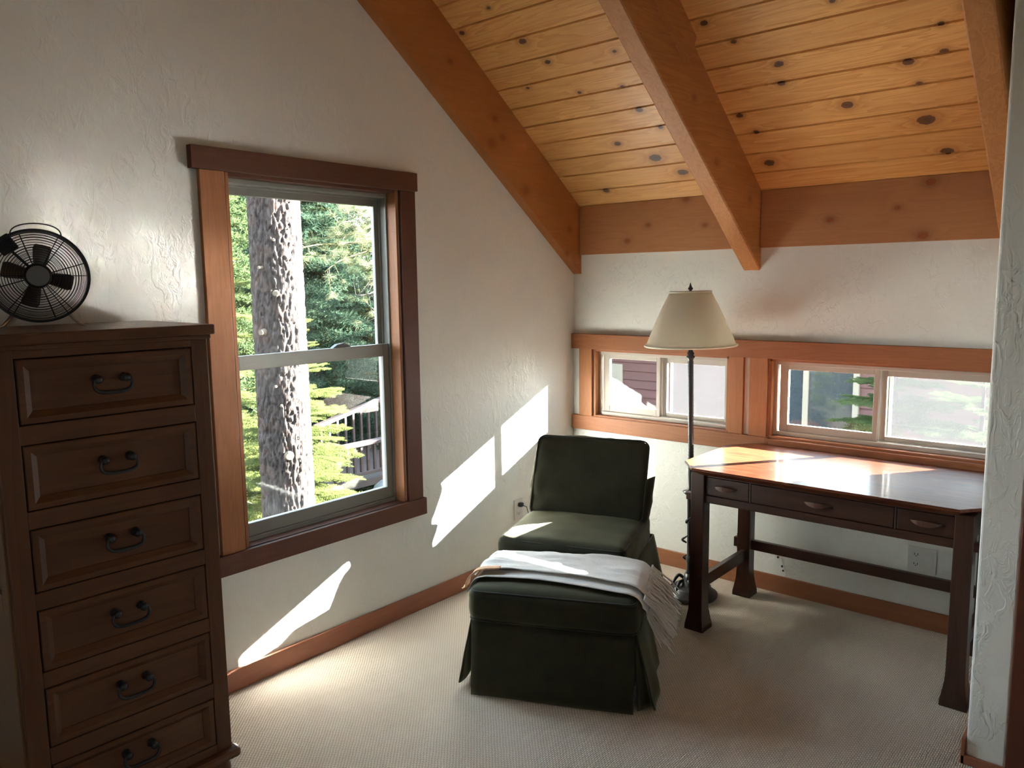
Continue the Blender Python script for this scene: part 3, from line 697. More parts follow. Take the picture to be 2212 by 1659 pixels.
for k in range(3):
    a = 2*PI*k/3; mb.tube([(0.003*math.cos(a), 0.003*math.sin(a), 1.492), (0.094*math.cos(a), 0.094*math.sin(a), 1.495)], 0.0016, 6)
mb.build('shade_spider', M['bronze'], sh)
mb = MB(); mb.lathe([(0.010, 1.490), (0.012, 1.496), (0.006, 1.500), (0.005, 1.504), (0.011, 1.510), (0.012, 1.514), (0.006, 1.522), (0.0045, 1.528), (0.001, 1.540)], 16)
mb.build('finial', M['bronze'], lamp, smooth=True)

# ------------------------------------------------------------------ upholstery helpers
def cushion(mb, hx, hy, hz, r, crown=0.02, n=22, wr=0.003, seed=0.0, front_bulge=0.0):
    """rounded box centred on origin"""
    def mp(p):
        q = Vector((max(-(hx-r), min(hx-r, p[0]*hx)), max(-(hy-r), min(hy-r, p[1]*hy)), max(-(hz-r), min(hz-r, p[2]*hz))))
        d = Vector((p[0]*hx, p[1]*hy, p[2]*hz))-q
        nn = d.normalized() if d.length > 1e-7 else Vector((0, 0, 0))
        # a denser cube mapped on a rounded box
        o = q+nn*r if d.length > 1e-7 else Vector((p[0]*hx, p[1]*hy, p[2]*hz))
        fx, fy, fz = o.x/hx, o.y/hy, o.z/hz
        o.z += crown*fz*(1-fx*fx)*(1-fy*fy)
        o.y += front_bulge*fy*(1-fx*fx)*(1-fz*fz)
        o.x += front_bulge*fx*(1-fy*fy)*(1-fz*fz)
        o += nn*wr*(noise.noise(o*11+Vector((seed, 0, 0)))+0.6*noise.noise(o*31+Vector((0, seed, 0)))) if d.length > 1e-7 else Vector((0, 0, wr*2*noise.noise(o*9+Vector((seed, 0, 0)))))
        return o
    def face(ax, sgn):
        def fn(u, v):
            # cluster samples near the edges
            a = 2*u-1; b = 2*v-1; a = math.copysign(1-(1-abs(a))**1.5, a); b = math.copysign(1-(1-abs(b))**1.5, b)
            p = [0, 0, 0]; p[ax] = sgn; p[(ax+1) % 3] = a; p[(ax+2) % 3] = b; return mp(p)
        return fn
    for ax in range(3):
        for sg in (-1, 1): mb.grid(face(ax, sg), n, n)
def weld(o, d=0.0006):
    bm = bmesh.new(); bm.from_mesh(o.data); bmesh.ops.remove_doubles(bm, verts=bm.verts, dist=d)
    bmesh.ops.recalc_face_normals(bm, faces=bm.faces); bm.to_mesh(o.data); bm.free()
def place(mb, M4): mb.v = [tuple(M4 @ Vector(p)) for p in mb.v]
def piping(name, hx, hy, r_in, z, M4, parent, mat, r=0.0045):
    pts = []; n = 10
    for cx, cy, a0 in ((hx-r_in, hy-r_in, 0), (-(hx-r_in), hy-r_in, PI/2), (-(hx-r_in), -(hy-r_in), PI), (hx-r_in, -(hy-r_in), 1.5*PI)):
        for i in range(n):
            a = a0+PI/2*i/(n-1); pts.append(Vector((cx+r_in*math.cos(a), cy+r_in*math.sin(a), z+0.0015*noise.noise(Vector((cx*9+i, cy*9, z))))))
    mb = MB(); mb.tube(pts, r, 8, closed=True); place(mb, M4); return mb.build(name, mat, parent, smooth=True)
def skirt_panel(p0, p1, q0, q1, parent, th=0.006, waves=2.0, amp=0.004, seed=0, n=22, name='skirt_panel'):
    """p0,p1 top corners; q0,q1 hem corners"""
    p0, p1, q0, q1 = map(Vector, (p0, p1, q0, q1)); nn = (p1-p0).cross(q0-p0).normalized()
    def f(off):
        def g(u, v):
            P_ = (p0.lerp(p1, u)).lerp(q0.lerp(q1, u), v)
            d = amp*v*(math.sin(u*waves*2*PI+seed)+noise.noise(Vector((u*4, v*3, seed))))
            return P_+nn*(d+off)
        return g
    mb = MB(); nv = 12
    A_ = f(0); B_ = f(-th)
    mb.grid(A_, n, nv); mb.grid(B_, n, nv)
    o_ = n*nv
    def rim(ids):
        for a, b in zip(ids[:-1], ids[1:]): mb.f.append((a, b, b+o_, a+o_))
    rim(list(range(n))); rim(list(range((nv-1)*n, nv*n))); rim([j*n for j in range(nv)]); rim([j*n+n-1 for j in range(nv)])
    return mb.build(name, M['olive'], parent, smooth=True)

# ------------------------------------------------------------------ ottoman
AO = math.radians(25.6)
ott = empty('ottoman', (1.010, -1.541, 0), AO); tag(ott, 'dark olive skirted ottoman in front of the slipper chair', 'ottoman')
OW, OD = 0.305, 0.385      # half width, depth; local +y points back
mb = MB(); cushion(mb, OW+0.012, OD/2+0.012, 0.068, 0.036, crown=0.014, wr=0.003, seed=3, front_bulge=0.008); place(mb, Matrix.Translation((0, OD/2, 0.352)))
oc = mb.build('cushion', M['olive'], ott, smooth=True); weld(oc)
piping('piping', OW+0.004, OD/2+0.004, 0.03, 0.407, Matrix.Translation((0, OD/2, 0)), oc, M['olive2'])
piping('piping', OW+0.008, OD/2+0.008, 0.03, 0.300, Matrix.Translation((0, OD/2, 0)), oc, M['olive2'])
B('frame_box', (-OW+0.012, OW-0.012, 0.012, OD-0.012, 0.03, 0.292), M['olive'], ott, 0.008)
zt_ = 0.292
skirt_panel((-OW, 0, zt_), (OW, 0, zt_), (-OW-0.004, -0.012, 0.004), (OW-0.002, -0.012, 0.004), ott, amp=0.003, waves=1)
skirt_panel((OW, 0.004, zt_), (OW, OD, zt_), (OW+0.075, 0.03, 0.004), (OW+0.05, OD, 0.004), ott, amp=0.008, waves=1.5, seed=1)
skirt_panel((OW, OD, zt_), (-OW, OD, zt_), (OW+0.01, OD+0.012, 0.004), (-OW-0.01, OD+0.012, 0.004), ott, amp=0.003)
skirt_panel((-OW, OD, zt_), (-OW, 0.004, zt_), (-OW-0.05, OD, 0.004), (-OW-0.062, 0.026, 0.02), ott, amp=0.006, waves=1.2, seed=2)
# kick pleat inserts at the front corners
skirt_panel((OW-0.004, 0.005, zt_-0.02), (OW-0.002, 0.04, zt_-0.02), (OW+0.01, 0.008, 0.006), (OW+0.05, 0.05, 0.006), ott, amp=0.001, name='pleat_insert')
skirt_panel((-OW+0.004, 0.005, zt_-0.02), (-OW+0.002, 0.04, zt_-0.02), (-OW-0.006, 0.008, 0.006), (-OW-0.03, 0.05, 0.006), ott, amp=0.001, name='pleat_insert')

# ------------------------------------------------------------------ slipper chair
AC = math.radians(19.5)
ch = empty('slipper_chair', (0.768, -1.168, 0), AC); tag(ch, 'dark olive skirted slipper chair with loose back cushion in the corner', 'chair')
CW, CD = 0.275, 0.56
mb = MB(); cushion(mb, CW+0.008, 0.275, 0.068, 0.034, crown=0.018, wr=0.004, seed=9, front_bulge=0.006); place(mb, Matrix.Translation((0, 0.265, 0.398)))
sc_ = mb.build('seat_cushion', M['olive'], ch, smooth=True); weld(sc_)
piping('piping', CW, 0.267, 0.03, 0.452, Matrix.Translation((0, 0.265, 0)), sc_, M['olive2'])
piping('piping', CW+0.002, 0.270, 0.03, 0.344, Matrix.Translation((0, 0.265, 0)), sc_, M['olive2'])
B('frame_box', (-CW+0.01, CW-0.01, 0.02, CD+0.06, 0.03, 0.335), M['olive'], ch, 0.01)
LE = math.radians(24)
RB = Matrix.Translation((0, 0.395, 0.452)) @ Matrix.Rotation(-LE, 4, 'X')
mb = MB(); cushion(mb, CW+0.006, 0.054, 0.200, 0.040, crown=0.008, wr=0.006, seed=21, n=26, front_bulge=0.018)
place(mb, RB @ Matrix.Translation((0, 0.046, 0.195)))
bc = mb.build('back_cushion', M['olive'], ch, smooth=True); weld(bc)
Rp = RB @ Matrix.Translation((0, 0.046, 0.195)) @ Matrix.Rotation(PI/2, 4, 'X')
piping('piping', CW-0.002, 0.192, 0.035, 0.047, Rp, bc, M['olive2'], 0.005)
mb = MB(); cushion(mb, CW-0.035, 0.035, 0.15, 0.025, crown=0.0, wr=0.002, seed=5, n=12); place(mb, RB @ Matrix.Translation((0, 0.128, 0.085)))
bf = mb.build('back_frame', M['olive'], ch, smooth=True); weld(bf)
zt_ = 0.335
skirt_panel((-CW, 0.01, zt_), (CW, 0.01, zt_), (-CW-0.005, -0.002, 0.004), (CW+0.005, -0.002, 0.004), ch, amp=0.003, waves=1)
skirt_panel((CW, 0.012, zt_), (CW, CD+0.07, zt_), (CW+0.055, 0.03, 0.004), (CW+0.06, CD+0.09, 0.004), ch, amp=0.010, waves=2, seed=4)
skirt_panel((CW, CD+0.07, zt_), (-CW, CD+0.07, zt_), (CW+0.01, CD+0.09, 0.004), (-CW-0.01, CD+0.09, 0.004), ch, amp=0.003)
skirt_panel((-CW, CD+0.07, zt_), (-CW, 0.012, zt_), (-CW-0.04, CD+0.08, 0.004), (-CW-0.05, 0.03, 0.004), ch, amp=0.008, seed=6)

# ------------------------------------------------------------------ throw blanket (folded, two layers) on the ottoman
thr = empty('throw_blanket', (1.010, -1.541, 0), AO); tag(thr, 'cream fringed throw blanket folded across the olive ottoman', 'blanket')
HX, ZT = OW+0.012, 0.430
def drape_z(x, y, lift):
    """returns position of cloth at arc coordinate x across the ottoman"""
    r = 0.035
    ax = abs(x); sgn = 1 if x > 0 else -1
    crown = 0.010*max(0, 1-(ax/HX)**2)
    edge = HX-r
    if ax <= edge: return Vector((x, y, ZT+crown+lift-0.004))
    s = ax-edge; R_ = r+lift; L_ = R_*PI/2
    if s < L_:
        a = s/R_; return Vector((sgn*(edge+R_*math.sin(a)), y, ZT-0.004+lift-R_*(1-math.cos(a))))
    d = s-L_
    return Vector((sgn*(edge+R_+0.012+d*0.10), y, ZT-0.004+lift-R_-d*0.98))
def throw_layer(xa, xb, yf, yb_, lift, seed, name='layer', mat='throw', amp=0.006):
    n, m_ = 70, 26
    def f(off):
        def g(u, v):
            x = xa+(xb-xa)*u
            # front edge slants and waves
            yfr = yf(u); ybk = yb_(u)
            y = yfr+(ybk-yfr)*v
            nz = noise.noise(Vector((x*5+seed, y*13, seed)))*amp+noise.noise(Vector((x*2.2+y*3, y*38+seed, 1)))*amp*1.1+noise.noise(Vector((x*26+seed, y*30, 1)))*amp*0.25
            fold = 0.004*math.exp(-((v-0.03)/0.05)**2)
            p = drape_z(x, y, lift+max(-0.001, nz)+fold)
            # back part tucks down behind the cushion rim
            if p.y > OD-0.05: p.z -= (p.y-(OD-0.05))**2*9
            return p+Vector((0, 0, off))
        return g
    mb = MB(); A_, B_ = f(0.0), f(-0.003)
    mb.grid(A_, n, m_); mb.grid(B_, n, m_); o_ = n*m_
    def rim(ids):
        for a, b in zip(ids[:-1], ids[1:]): mb.f.append((a, b, b+o_, a+o_))
    rim(list(range(n))); rim(list(range((m_-1)*n, m_*n))); rim([j*n for j in range(m_)]); rim([j*n+n-1 for j in range(m_)])
    return mb.build(name, M[mat], thr, smooth=True)
throw_layer(-0.375, 0.400, lambda u: 0.060+0.02*math.sin(u*5)-0.025*u+(0.05*(u-0.8) if u > 0.8 else 0), lambda u: 0.31+0.01*math.sin(u*6), 0.010, 1.3)
throw_layer(-0.345, 0.360, lambda u: 0.095+0.03*math.sin(u*4+0.4), lambda u: 0.375+0.008*math.sin(u*7), 0.022, 4.1, amp=0.012)
throw_layer(-0.39, -0.225, lambda u: 0.060+0.045*u, lambda u: 0.125+0.01*u, 0.030, 7.7, name='peach_fold', mat='throwpeach', amp=0.004)['label'] = 'peach tinted folded edge'
# fringe tassels at the right end
mb = MB(); rr = random.Random(3)
for k in range(120):
    y = 0.03+0.35*(k/119)+rr.uniform(-0.004, 0.004); lay = k % 2
    x0 = 0.395 if not lay else 0.355
    pts = []; ln = rr.uniform(0.085, 0.135); sw = rr.uniform(-0.02, 0.02); out = rr.uniform(-0.004, 0.05)
    for i in range(7):
        t = i/6; p = drape_z(x0-0.01+ln*t, y+sw*t-0.02*t*t, 0.012+0.012*lay+0.004*rr.random())
        p.x += out*t+0.045*math.sin(PI*t*0.5)*t; pts.append(p)
    mb.tube(pts, [0.0040, 0.0034, 0.0030, 0.0030, 0.0034, 0.0030, 0.0015], 5)
for k in range(16):
    y = 0.10+0.2*(k/15); pts = []
    for i in range(5):
        t = i/4; p = drape_z(-0.375-0.035*t, y+rr.uniform(-0.004, 0.004), 0.012); pts.append(p)
    mb.tube(pts, 0.002, 5)
stuff(mb.build('fringe', M['throw'], thr, smooth=True))

# ------------------------------------------------------------------ chest of drawers
AQ = math.radians(2.0)
cx0, cy0 = 0.491, -2.528
chest = empty('chest_of_drawers', (cx0, cy0, 0), -AQ); tag(chest, 'tall dark stained pine chest of six drawers against the left wall', 'chest of drawers')
# local: +x out of the front, -y along the front to the left
WD, DP, HT = 0.556, 0.452, 1.441
C = lambda n, d, mt='chest', bev=0.002, p=chest: B(n, d, M[mt], p, bev)
for k, (a, b) in enumerate(((-0.571, -0.39), (-0.389, -0.19), (-0.189, 0.015))):
    C('top_board', (-DP-0.005, 0.009, a, b, 1.413, 1.441), 'chest_top_sheen', bev=0.001)
C('top_nosing', (0.009, 0.024, -0.573, 0.017, 1.412, 1.4412), bev=0.004)
C('top_moulding', (-DP, 0.012, -0.565, 0.009, 1.398, 1.413), bev=0.004)
C('stile', (-0.022, 0.0, -0.047, 0.0, 0.10, 1.398), 'chest_z'); C('stile', (-0.022, 0.0, -0.556, -0.505, 0.10, 1.398), 'chest_z')
tb = [(1.377, 1.206), (1.156, 0.982), (0.935, 0.764), (0.717, 0.546), (0.502, 0.334), (0.286, 0.131)]
edges = [1.398]+[v for t in tb for v in t]+[0.10]
for k in range(7):
    a, b = edges[2*k], edges[2*k+1]
    C('rail', (-0.022, 0.0, -0.505, -0.047, b, a))
for s_, nm in ((0.0, 'side_panel'), (-0.556, 'side_panel')):
    ya, yb = (s_-0.018, s_) if s_ == 0 else (s_, s_+0.018)
    sp_ = C(nm, (-DP, -0.022, ya+(0.006 if s_ else 0), yb-(0 if s_ else 0.006), 0.10, 1.398), 'chest_side_lit', 0.0)
    yy = (s_-0.001, s_+0.005) if s_ == 0 else (s_-0.005, s_+0.001)
    for d in ((-0.075, -0.0225, 0.10, 1.398), (-DP, -DP+0.05, 0.10, 1.398)):
        C('side_stile', (d[0], d[1], yy[0], yy[1]+0.004, d[2], d[3]), 'chest_side_lit', 0.002, sp_)
    for d in ((-DP+0.05, -0.075, 0.10, 0.17), (-DP+0.05, -0.075, 0.70, 0.76), (-DP+0.05, -0.075, 1.33, 1.398)):
        C('side_rail', (d[0], d[1], yy[0], yy[1]+0.004, d[2], d[3]), 'chest_side_lit', 0.002, sp_)
C('back_panel', (-DP, -DP+0.008, -0.54, -0.02, 0.10, 1.398), 'chest_side_lit', 0)
mb = MB(); mb.box(-0.022, 0.022, -0.578, 0.022, 0.070, 0.104, bev=0.012); mb.box(-DP, -0.022, -0.572, 0.016, 0.074, 0.102, bev=0.006)
mb.build('base_moulding', M['chest'], chest, smooth=False)
for (fx, fy) in ((-0.03, -0.03), (-0.03, -0.52), (-DP+0.05, -0.03), (-DP+0.05, -0.52)):
    mb = MB(); mb.lathe([(0.018, 0.0), (0.028, 0.008), (0.034, 0.026), (0.034, 0.040), (0.026, 0.056), (0.018, 0.062), (0.020, 0.072)], 24, Matrix.Translation((fx, fy, 0)))
    mb.build('bun_foot', M['chest_z'], chest, smooth=True)
def drawer_front(ya, yb, za, zb):
    # frame flush, mitred bevel, recessed panel
    mb = MB(); g = 0.003; fw_ = 0.034; bv = 0.010
    R_ = lambda i, x: [(x, ya+i, za+i), (x, yb-i, za+i), (x, yb-i, zb-i), (x, ya+i, zb-i)]
    rings = [R_(g, -0.02), R_(g, -0.001), R_(g+0.002, 0.001), R_(fw_*0.55, 0.001), R_(fw_, -0.010), R_(fw_+0.001, -0.013), R_(fw_+0.02, -0.0135)]
    V_ = [p for r in rings for p in r]; F_ = [(3, 2, 1, 0)]
    for l in range(len(rings)-1):
        for k in range(4): F_.append((l*4+k, l*4+(k+1) % 4, l*4+4+(k+1) % 4, l*4+4+k))
    F_.append(tuple(range(len(V_)-4, len(V_)))); mb.add(V_, F_); return mb
for k, (t_, b_) in enumerate(tb):
    d_ = drawer_front(-0.504, -0.048, b_, t_).build('drawer', M['chest'], chest)
    B('drawer_box', (-0.40, -0.02, -0.49, -0.062, b_+0.012, t_-0.012), M['chest_side_lit'], d_)
    zc_ = (t_+b_)/2+0.006; yc_ = -0.276
    mb = MB()
    for sgn in (-1, 1):
        mb.lathe([(0.001, -0.001), (0.012, 0), (0.013, 0.004), (0.009, 0.008), (0.008, 0.016), (0.011, 0.020), (0.011, 0.027), (0.006, 0.031), (0.001, 0.032)], 14, Matrix.Translation((-0.013, yc_+sgn*0.036, zc_+0.010)) @ Matrix.Rotation(PI/2, 4, 'Y'))
    pts = []
    for i in range(25):
        t = i/24; a = PI*(0.0+t)
        pts.append((0.012+0.004*math.sin(a), yc_-0.050*math.copysign(abs(math.cos(a))**0.55, math.cos(a)), zc_+0.006-0.032*math.sin(a)**0.6 if 0 < t < 1 else zc_+0.010))
    pts = [(0.012, yc_-0.036, zc_+0.013), (0.013, yc_-0.046, zc_+0.010)]+pts[1:-1]+[(0.013, yc_+0.046, zc_+0.010), (0.012, yc_+0.036, zc_+0.013)]
    mb.tube(pts, [0.0035+0.002*math.sin(PI*i/(len(pts)-1)) for i in range(len(pts))], 8)
    mb.build('bail_pull', M['iron'], d_, smooth=True)['label'] = 'black iron bail pull'

# ------------------------------------------------------------------ desk fan on the chest
FC = Vector((0.139, -2.846, 1.588)); toc = (CAM-FC); toc.z = 0; AF = math.atan2(toc.y, toc.x)
fan = empty('desk_fan', (FC.x, FC.y, 1.441), AF); tag(fan, 'round black metal desk fan on top of the tall chest', 'fan')
# local: +x toward viewer, +y to viewer's left... circle in the y-z plane, centre height
H = FC.z-1.441
def circ(r, x, n=64, a0=0, a1=2*PI): return [(x, r*math.cos(a0+(a1-a0)*k/n), H+r*math.sin(a0+(a1-a0)*k/n)) for k in range(n)]
R0 = 0.134
def band(x0, x1, ra, rb, n=72):
    mb = MB(); V_ = []; F_ = []
    for k in range(n):
        t = 2*PI*k/n
        for (x, r) in ((x0, ra), (x1, ra), (x1, rb), (x0, rb)): V_.append((x, r*math.cos(t), H+r*math.sin(t)))
    for k in range(n):
        j = (k+1) % n
        for q in range(4): F_.append((k*4+q, k*4+(q+1) % 4, j*4+(q+1) % 4, j*4+q))
    mb.add(V_, F_); return mb
band(-0.058, 0.018, R0-0.0055, R0+0.001).build('outer_ring', M['fanblack'], fan, smooth=False)
mb = MB()
for k in range(13):
    r = 0.040+0.0068*k+0.002; dome = 0.026-0.010*(r/R0)**2*1.2
    mb.tube(circ(r, dome), 0.0009, 6, closed=True)
for a in (0, PI, PI*0.30, PI*0.345, -PI*0.28, -PI*0.32, PI*1.28, PI*1.32):
    mb.tube([(0.026-0.012*(r/R0)**2, r*math.cos(a), H+r*math.sin(a)) for r in (0.03, 0.07, 0.1, R0-0.002)], 0.0014, 6)
mb.build('front_grille', M['fanblack'], fan, smooth=True)
mb = MB()
for k in range(13):
    r = 0.030+0.0078*k; mb.tube(circ(r, -0.062+0.006*(r/R0)), 0.0009, 6, closed=True)
for a in (0.3, 1.87, 3.44, 5.0):
    mb.tube([(-0.062, r*math.cos(a), H+r*math.sin(a)) for r in (0.02, R0-0.002)], 0.0018, 6)
mb.build('rear_grille', M['fanblack'], fan, smooth=True)
mb = MB(); RX = Matrix.Translation((0, 0, H)) @ Matrix.Rotation(PI/2, 4, 'Y')
mb.lathe([(0.030, 0.018), (0.034, 0.022), (0.0355, 0.028), (0.032, 0.031), (0.030, 0.032)], 40, RX)
hub = mb.build('hub', M['fanblack'], fan, smooth=True)
mb = MB(); mb.lathe([(0.0295, 0.031), (0.0295, 0.0335), (0.028, 0.0345)], 40, RX); mb.build('hub_badge', M['fanhub'], hub, smooth=False)
mb = MB(); mb.lathe([(0.030, -0.058), (0.036, -0.05), (0.036, -0.020), (0.020, -0.012), (0.016, 0.012)], 28, RX); mb.build('motor', M['fanblack'], fan, smooth=True)
for k, a in enumerate((math.radians(78), math.radians(166), math.radians(252), math.radians(-14))):
    mb = MB(); th_ = 0.0016
    def blade(u, v, s_=1):
        r = 0.018+0.073*u; wv = (0.015+0.012*u**0.6)*(1-0.25*max(0, u-0.85)/0.15)
        t = (v-0.5)*2*wv; tw = math.radians(34-14*u)
        lx = t*math.sin(tw)-0.006+0.004*math.sin(PI*v)+s_*th_/2; lt = t*math.cos(tw)
        ca, sa = math.cos(a), math.sin(a)
        # image plane: right = -y
        yy = (r*ca-lt*sa); zz = r*sa+lt*ca
        return Vector((lx, yy, H+zz))
    mb.grid(lambda u, v: blade(u, v, 1), 14, 8); mb.grid(lambda u, v: blade(u, v, -1), 14, 8)
    n_ = 14; o_ = 14*8
    for ids in (list(range(n_)), list(range(7*n_, 8*n_)), [j*n_ for j in range(8)], [j*n_+n_-1 for j in range(8)]):
        for p_, q_ in zip(ids[:-1], ids[1:]): mb.f.append((p_, q_, q_+o_, p_+o_))
    mb.build('blade', M['fanblade'], fan, smooth=True)
mb = MB(); mb.tube([(0.0, -0.060+0.118*(1-t)-0.0, 0) for t in (0, 1)], 0.001, 4) if False else None
pts = [(-0.012, 0.064*math.cos(PI*t)+0.004, H+R0*math.sqrt(1-(0.064/R0)**2)-0.002+0.036*math.sin(PI*t)**0.75) for t in [i/20 for i in range(21)]]
mb.tube(pts, 0.0019, 8); mb.build('carry_handle', M['iron'], fan, smooth=True)
for sgn in (-1, 1):
    for P_ in ([(0.012, sgn*0.072, H-R0*0.84), (0.022, sgn*0.082, H-R0*0.93), (0.040, sgn*0.097, 0.006), (0.046, sgn*0.106, 0.0035)],
               [(-0.04, sgn*0.072, H-R0*0.84), (-0.048, sgn*0.084, H-R0*0.95), (-0.058, sgn*0.097, 0.005), (-0.062, sgn*0.104, 0.0035)]):
        mb = MB(); mb.tube(P_, [0.005, 0.005, 0.0045, 0.0035], 8); mb.build('foot', M['chrome'], fan, smooth=True)
mb = MB()
mb.box(-0.014, 0.022, -0.024, 0.024, -0.022, 0.026, bev=0.004, mat=Matrix.Translation((-0.02, -0.072, H+0.088)) @ Matrix.Rotation(math.radians(34), 4, 'X'))
mb.tube([(-0.03, -0.062, H+0.075), (-0.04, -0.022, H+0.030)], 0.004, 8)
mb.tube([(-0.03, -0.090, H+0.104), (-0.03, -0.102, H+0.122)], [0.003, 0.0026], 8)
mb.build('control_box', M['fanblack'], fan)

# ------------------------------------------------------------------ outlets
def outlet(name, label, M4, gang=1, plug=False):
    t = empty(name); t.matrix_world = M4; tag(t, label, 'outlet', None)
    # local: x right, y out of wall, z up
    hw = 0.035 if gang == 1 else 0.058
    B('cover_plate', (-hw, hw, 0.0, 0.005, -0.057, 0.057), M['outlet'], t, 0.002)
    cx_ = 0.0 if gang == 1 else 0.023
    for zz in (-0.022, 0.022):
        mb = MB(); mb.prism([(cx_-0.015, zz-0.010), (cx_+0.015, zz-0.010), (cx_+0.017, zz), (cx_+0.015, zz+0.012), (cx_, zz+0.015), (cx_-0.015, zz+0.012), (cx_-0.017, zz)], 0.004, 0.0068, 1)
        r_ = mb.build('receptacle', M['outlet'], t)
        mb = MB(); mb.box(cx_-0.008, cx_-0.0055, 0.0062, 0.0072, zz-0.004, zz+0.006); mb.box(cx_+0.0055, cx_+0.008, 0.0062, 0.0072, zz-0.004, zz+0.006); mb.box(cx_-0.002, cx_+0.002, 0.0062, 0.0072, zz-0.009, zz-0.005)
        mb.build('slots', M['slot'], r_)
    if gang == 2: B('blank_insert', (-0.045, -0.012, 0.004, 0.0065, -0.034, 0.034), M['outlet'], t, 0.001)
    return t
outlet('wall_outlet', 'white wall outlet with a black plug beside the chair', Matrix.Translation((0, -0.522, 0.322)) @ Matrix.Rotation(-PI/2, 4, 'Z'))
outlet('wall_outlet', 'white double gang outlet on the wall under the desk', Matrix.Translation((1.893, 0, 0.312)) @ Matrix.Rotation(PI, 4, 'Z'), 2)
pl_ = empty('lamp_plug', (0.006, -0.517, 0.348)); tag(pl_, 'black plug and thin cord in the outlet beside the chair', 'plug')
mb = MB(); mb.box(0.0, 0.022, -0.012, 0.012, -0.010, 0.012, bev=0.003); mb.build('plug_body', M['cord'], pl_)
mb = MB(); mb.tube([(0.018, 0.008, -0.004), (0.034, 0.020, -0.012), (0.034, 0.034, -0.05), (0.022, 0.044, -0.10), (0.012, 0.08, -0.19), (0.010, 0.16, -0.27), (0.012, 0.24, -0.325), (0.03, 0.36, -0.342)], 0.0022, 6); mb.build('plug_cord', M['cord'], pl_, smooth=True)
sk = empty('cable_plate', (1.257, -0.001, 0.150)); tag(sk, 'small torn white cable plate low on the wall under the desk', 'plate')
mb = MB(); mb.prism([(-0.022, 0.045), (-0.004, 0.05), (0.012, 0.02), (0.018, -0.01), (0.034, -0.045), (0.030, -0.062), (0.018, -0.040), (0.002, -0.02), (-0.006, 0.012), (-0.020, 0.022)], -0.003, 0.0, 1); mb.build('plate_scrap', M['lacq'], sk)
for d_ in ((-0.012, -0.004, -0.005, -0.003, 0.026, 0.036), (0.010, 0.018, -0.005, -0.003, -0.016, -0.006), (0.016, 0.024, -0.005, -0.003, -0.036, -0.028)): B('dark_mark', d_, M['slot'], sk)

# ================================================================== outdoors
gz = -2.7
mb = MB()
def gfn(u, v):
    x, y = -45+90*u, -40+85*v
    return Vector((x, y, gz+0.35*noise.noise(Vector((x*0.15, y*0.15, 0)))-0.02))
mb.grid(gfn, 60, 60); g_ = mb.build('forest_floor', M['ground'], smooth=True, fixn=False); struct(g_, 'dry needle covered ground outside the windows', 'ground')
# house body below the room so it stands on the ground
mb = MB(); mb.box(-0.12, XR+0.12, YR-0.12, 0.13, gz-0.3, -0.14)
struct(mb.build('wall_foundation', M['siding']), 'lower storey of the house below the room', 'wall')

# near pine trunk
def trunk(name, r0, r1, z0_, z1_, loc, parent, nu=150, nv=520, amp=0.016):
    mb = MB(); hgt = z1_-z0_
    V_ = []
    for j in range(nv):
        z_ = z0_+hgt*j/(nv-1); rb = r0+(r1-r0)*j/(nv-1)
        for i in range(nu):
            t = 2*PI*i/nu; cx_, cy_ = math.cos(t), math.sin(t)
            q = Vector((cx_*rb*42, cy_*rb*42, z_*8.5)); q2 = q*1.0+Vector((noise.noise(q*0.5), noise.noise(q*0.5+Vector((5, 0, 0))), 0))*0.9
            a_ = abs(noise.noise(q2)); b_ = abs(noise.noise(q2*2.3+Vector((3, 1, 0))))
            d = amp*1.25*(min(1, a_*4.0)-0.6)+amp*0.35*(min(1, b_*3)-0.5)
            rr_ = rb+d; V_.append((cx_*rr_, cy_*rr_, z_))
    F_ = [(j*nu+i, j*nu+(i+1) % nu, (j+1)*nu+(i+1) % nu, (j+1)*nu+i) for j in range(nv-1) for i in range(nu)]
    mb.add(V_, F_); o = mb.build(name, M['bark'], parent, smooth=True, fixn=False); return o
pine = empty('pine_tree', (-3.0, 0.0, gz)); tag(pine, 'huge pine trunk with deeply furrowed bark close outside the tall window', 'tree')
trunk('trunk', 0.222, 0.192, -0.2, 6.6, None, pine)
for (x, y, z, r) in ((-2.825, -0.134, 1.491, 0.019), (-2.924, -0.207, 1.182, 0.021), (-2.825, -0.134, 1.913, 0.009), (-2.914, -0.203, 1.697, 0.010), (-2.826, -0.135, 0.583, 0.009), (-2.851, -0.161, 0.743, 0.008), (-2.804, -0.1, 0.165, 0.028)):
    d_ = Vector((x+3.0, y, 0)).normalized(); b0 = Vector((x+3.0, y, z-gz))-d_*0.02; mb = MB()
    mb.tube([b0, b0+d_*0.02, b0+d_*0.046, b0+d_*0.05], [r*1.5, r*1.35, r*1.05, r*0.98], 14); mb.build('branch_stub', M['cutwood'], pine, smooth=False)

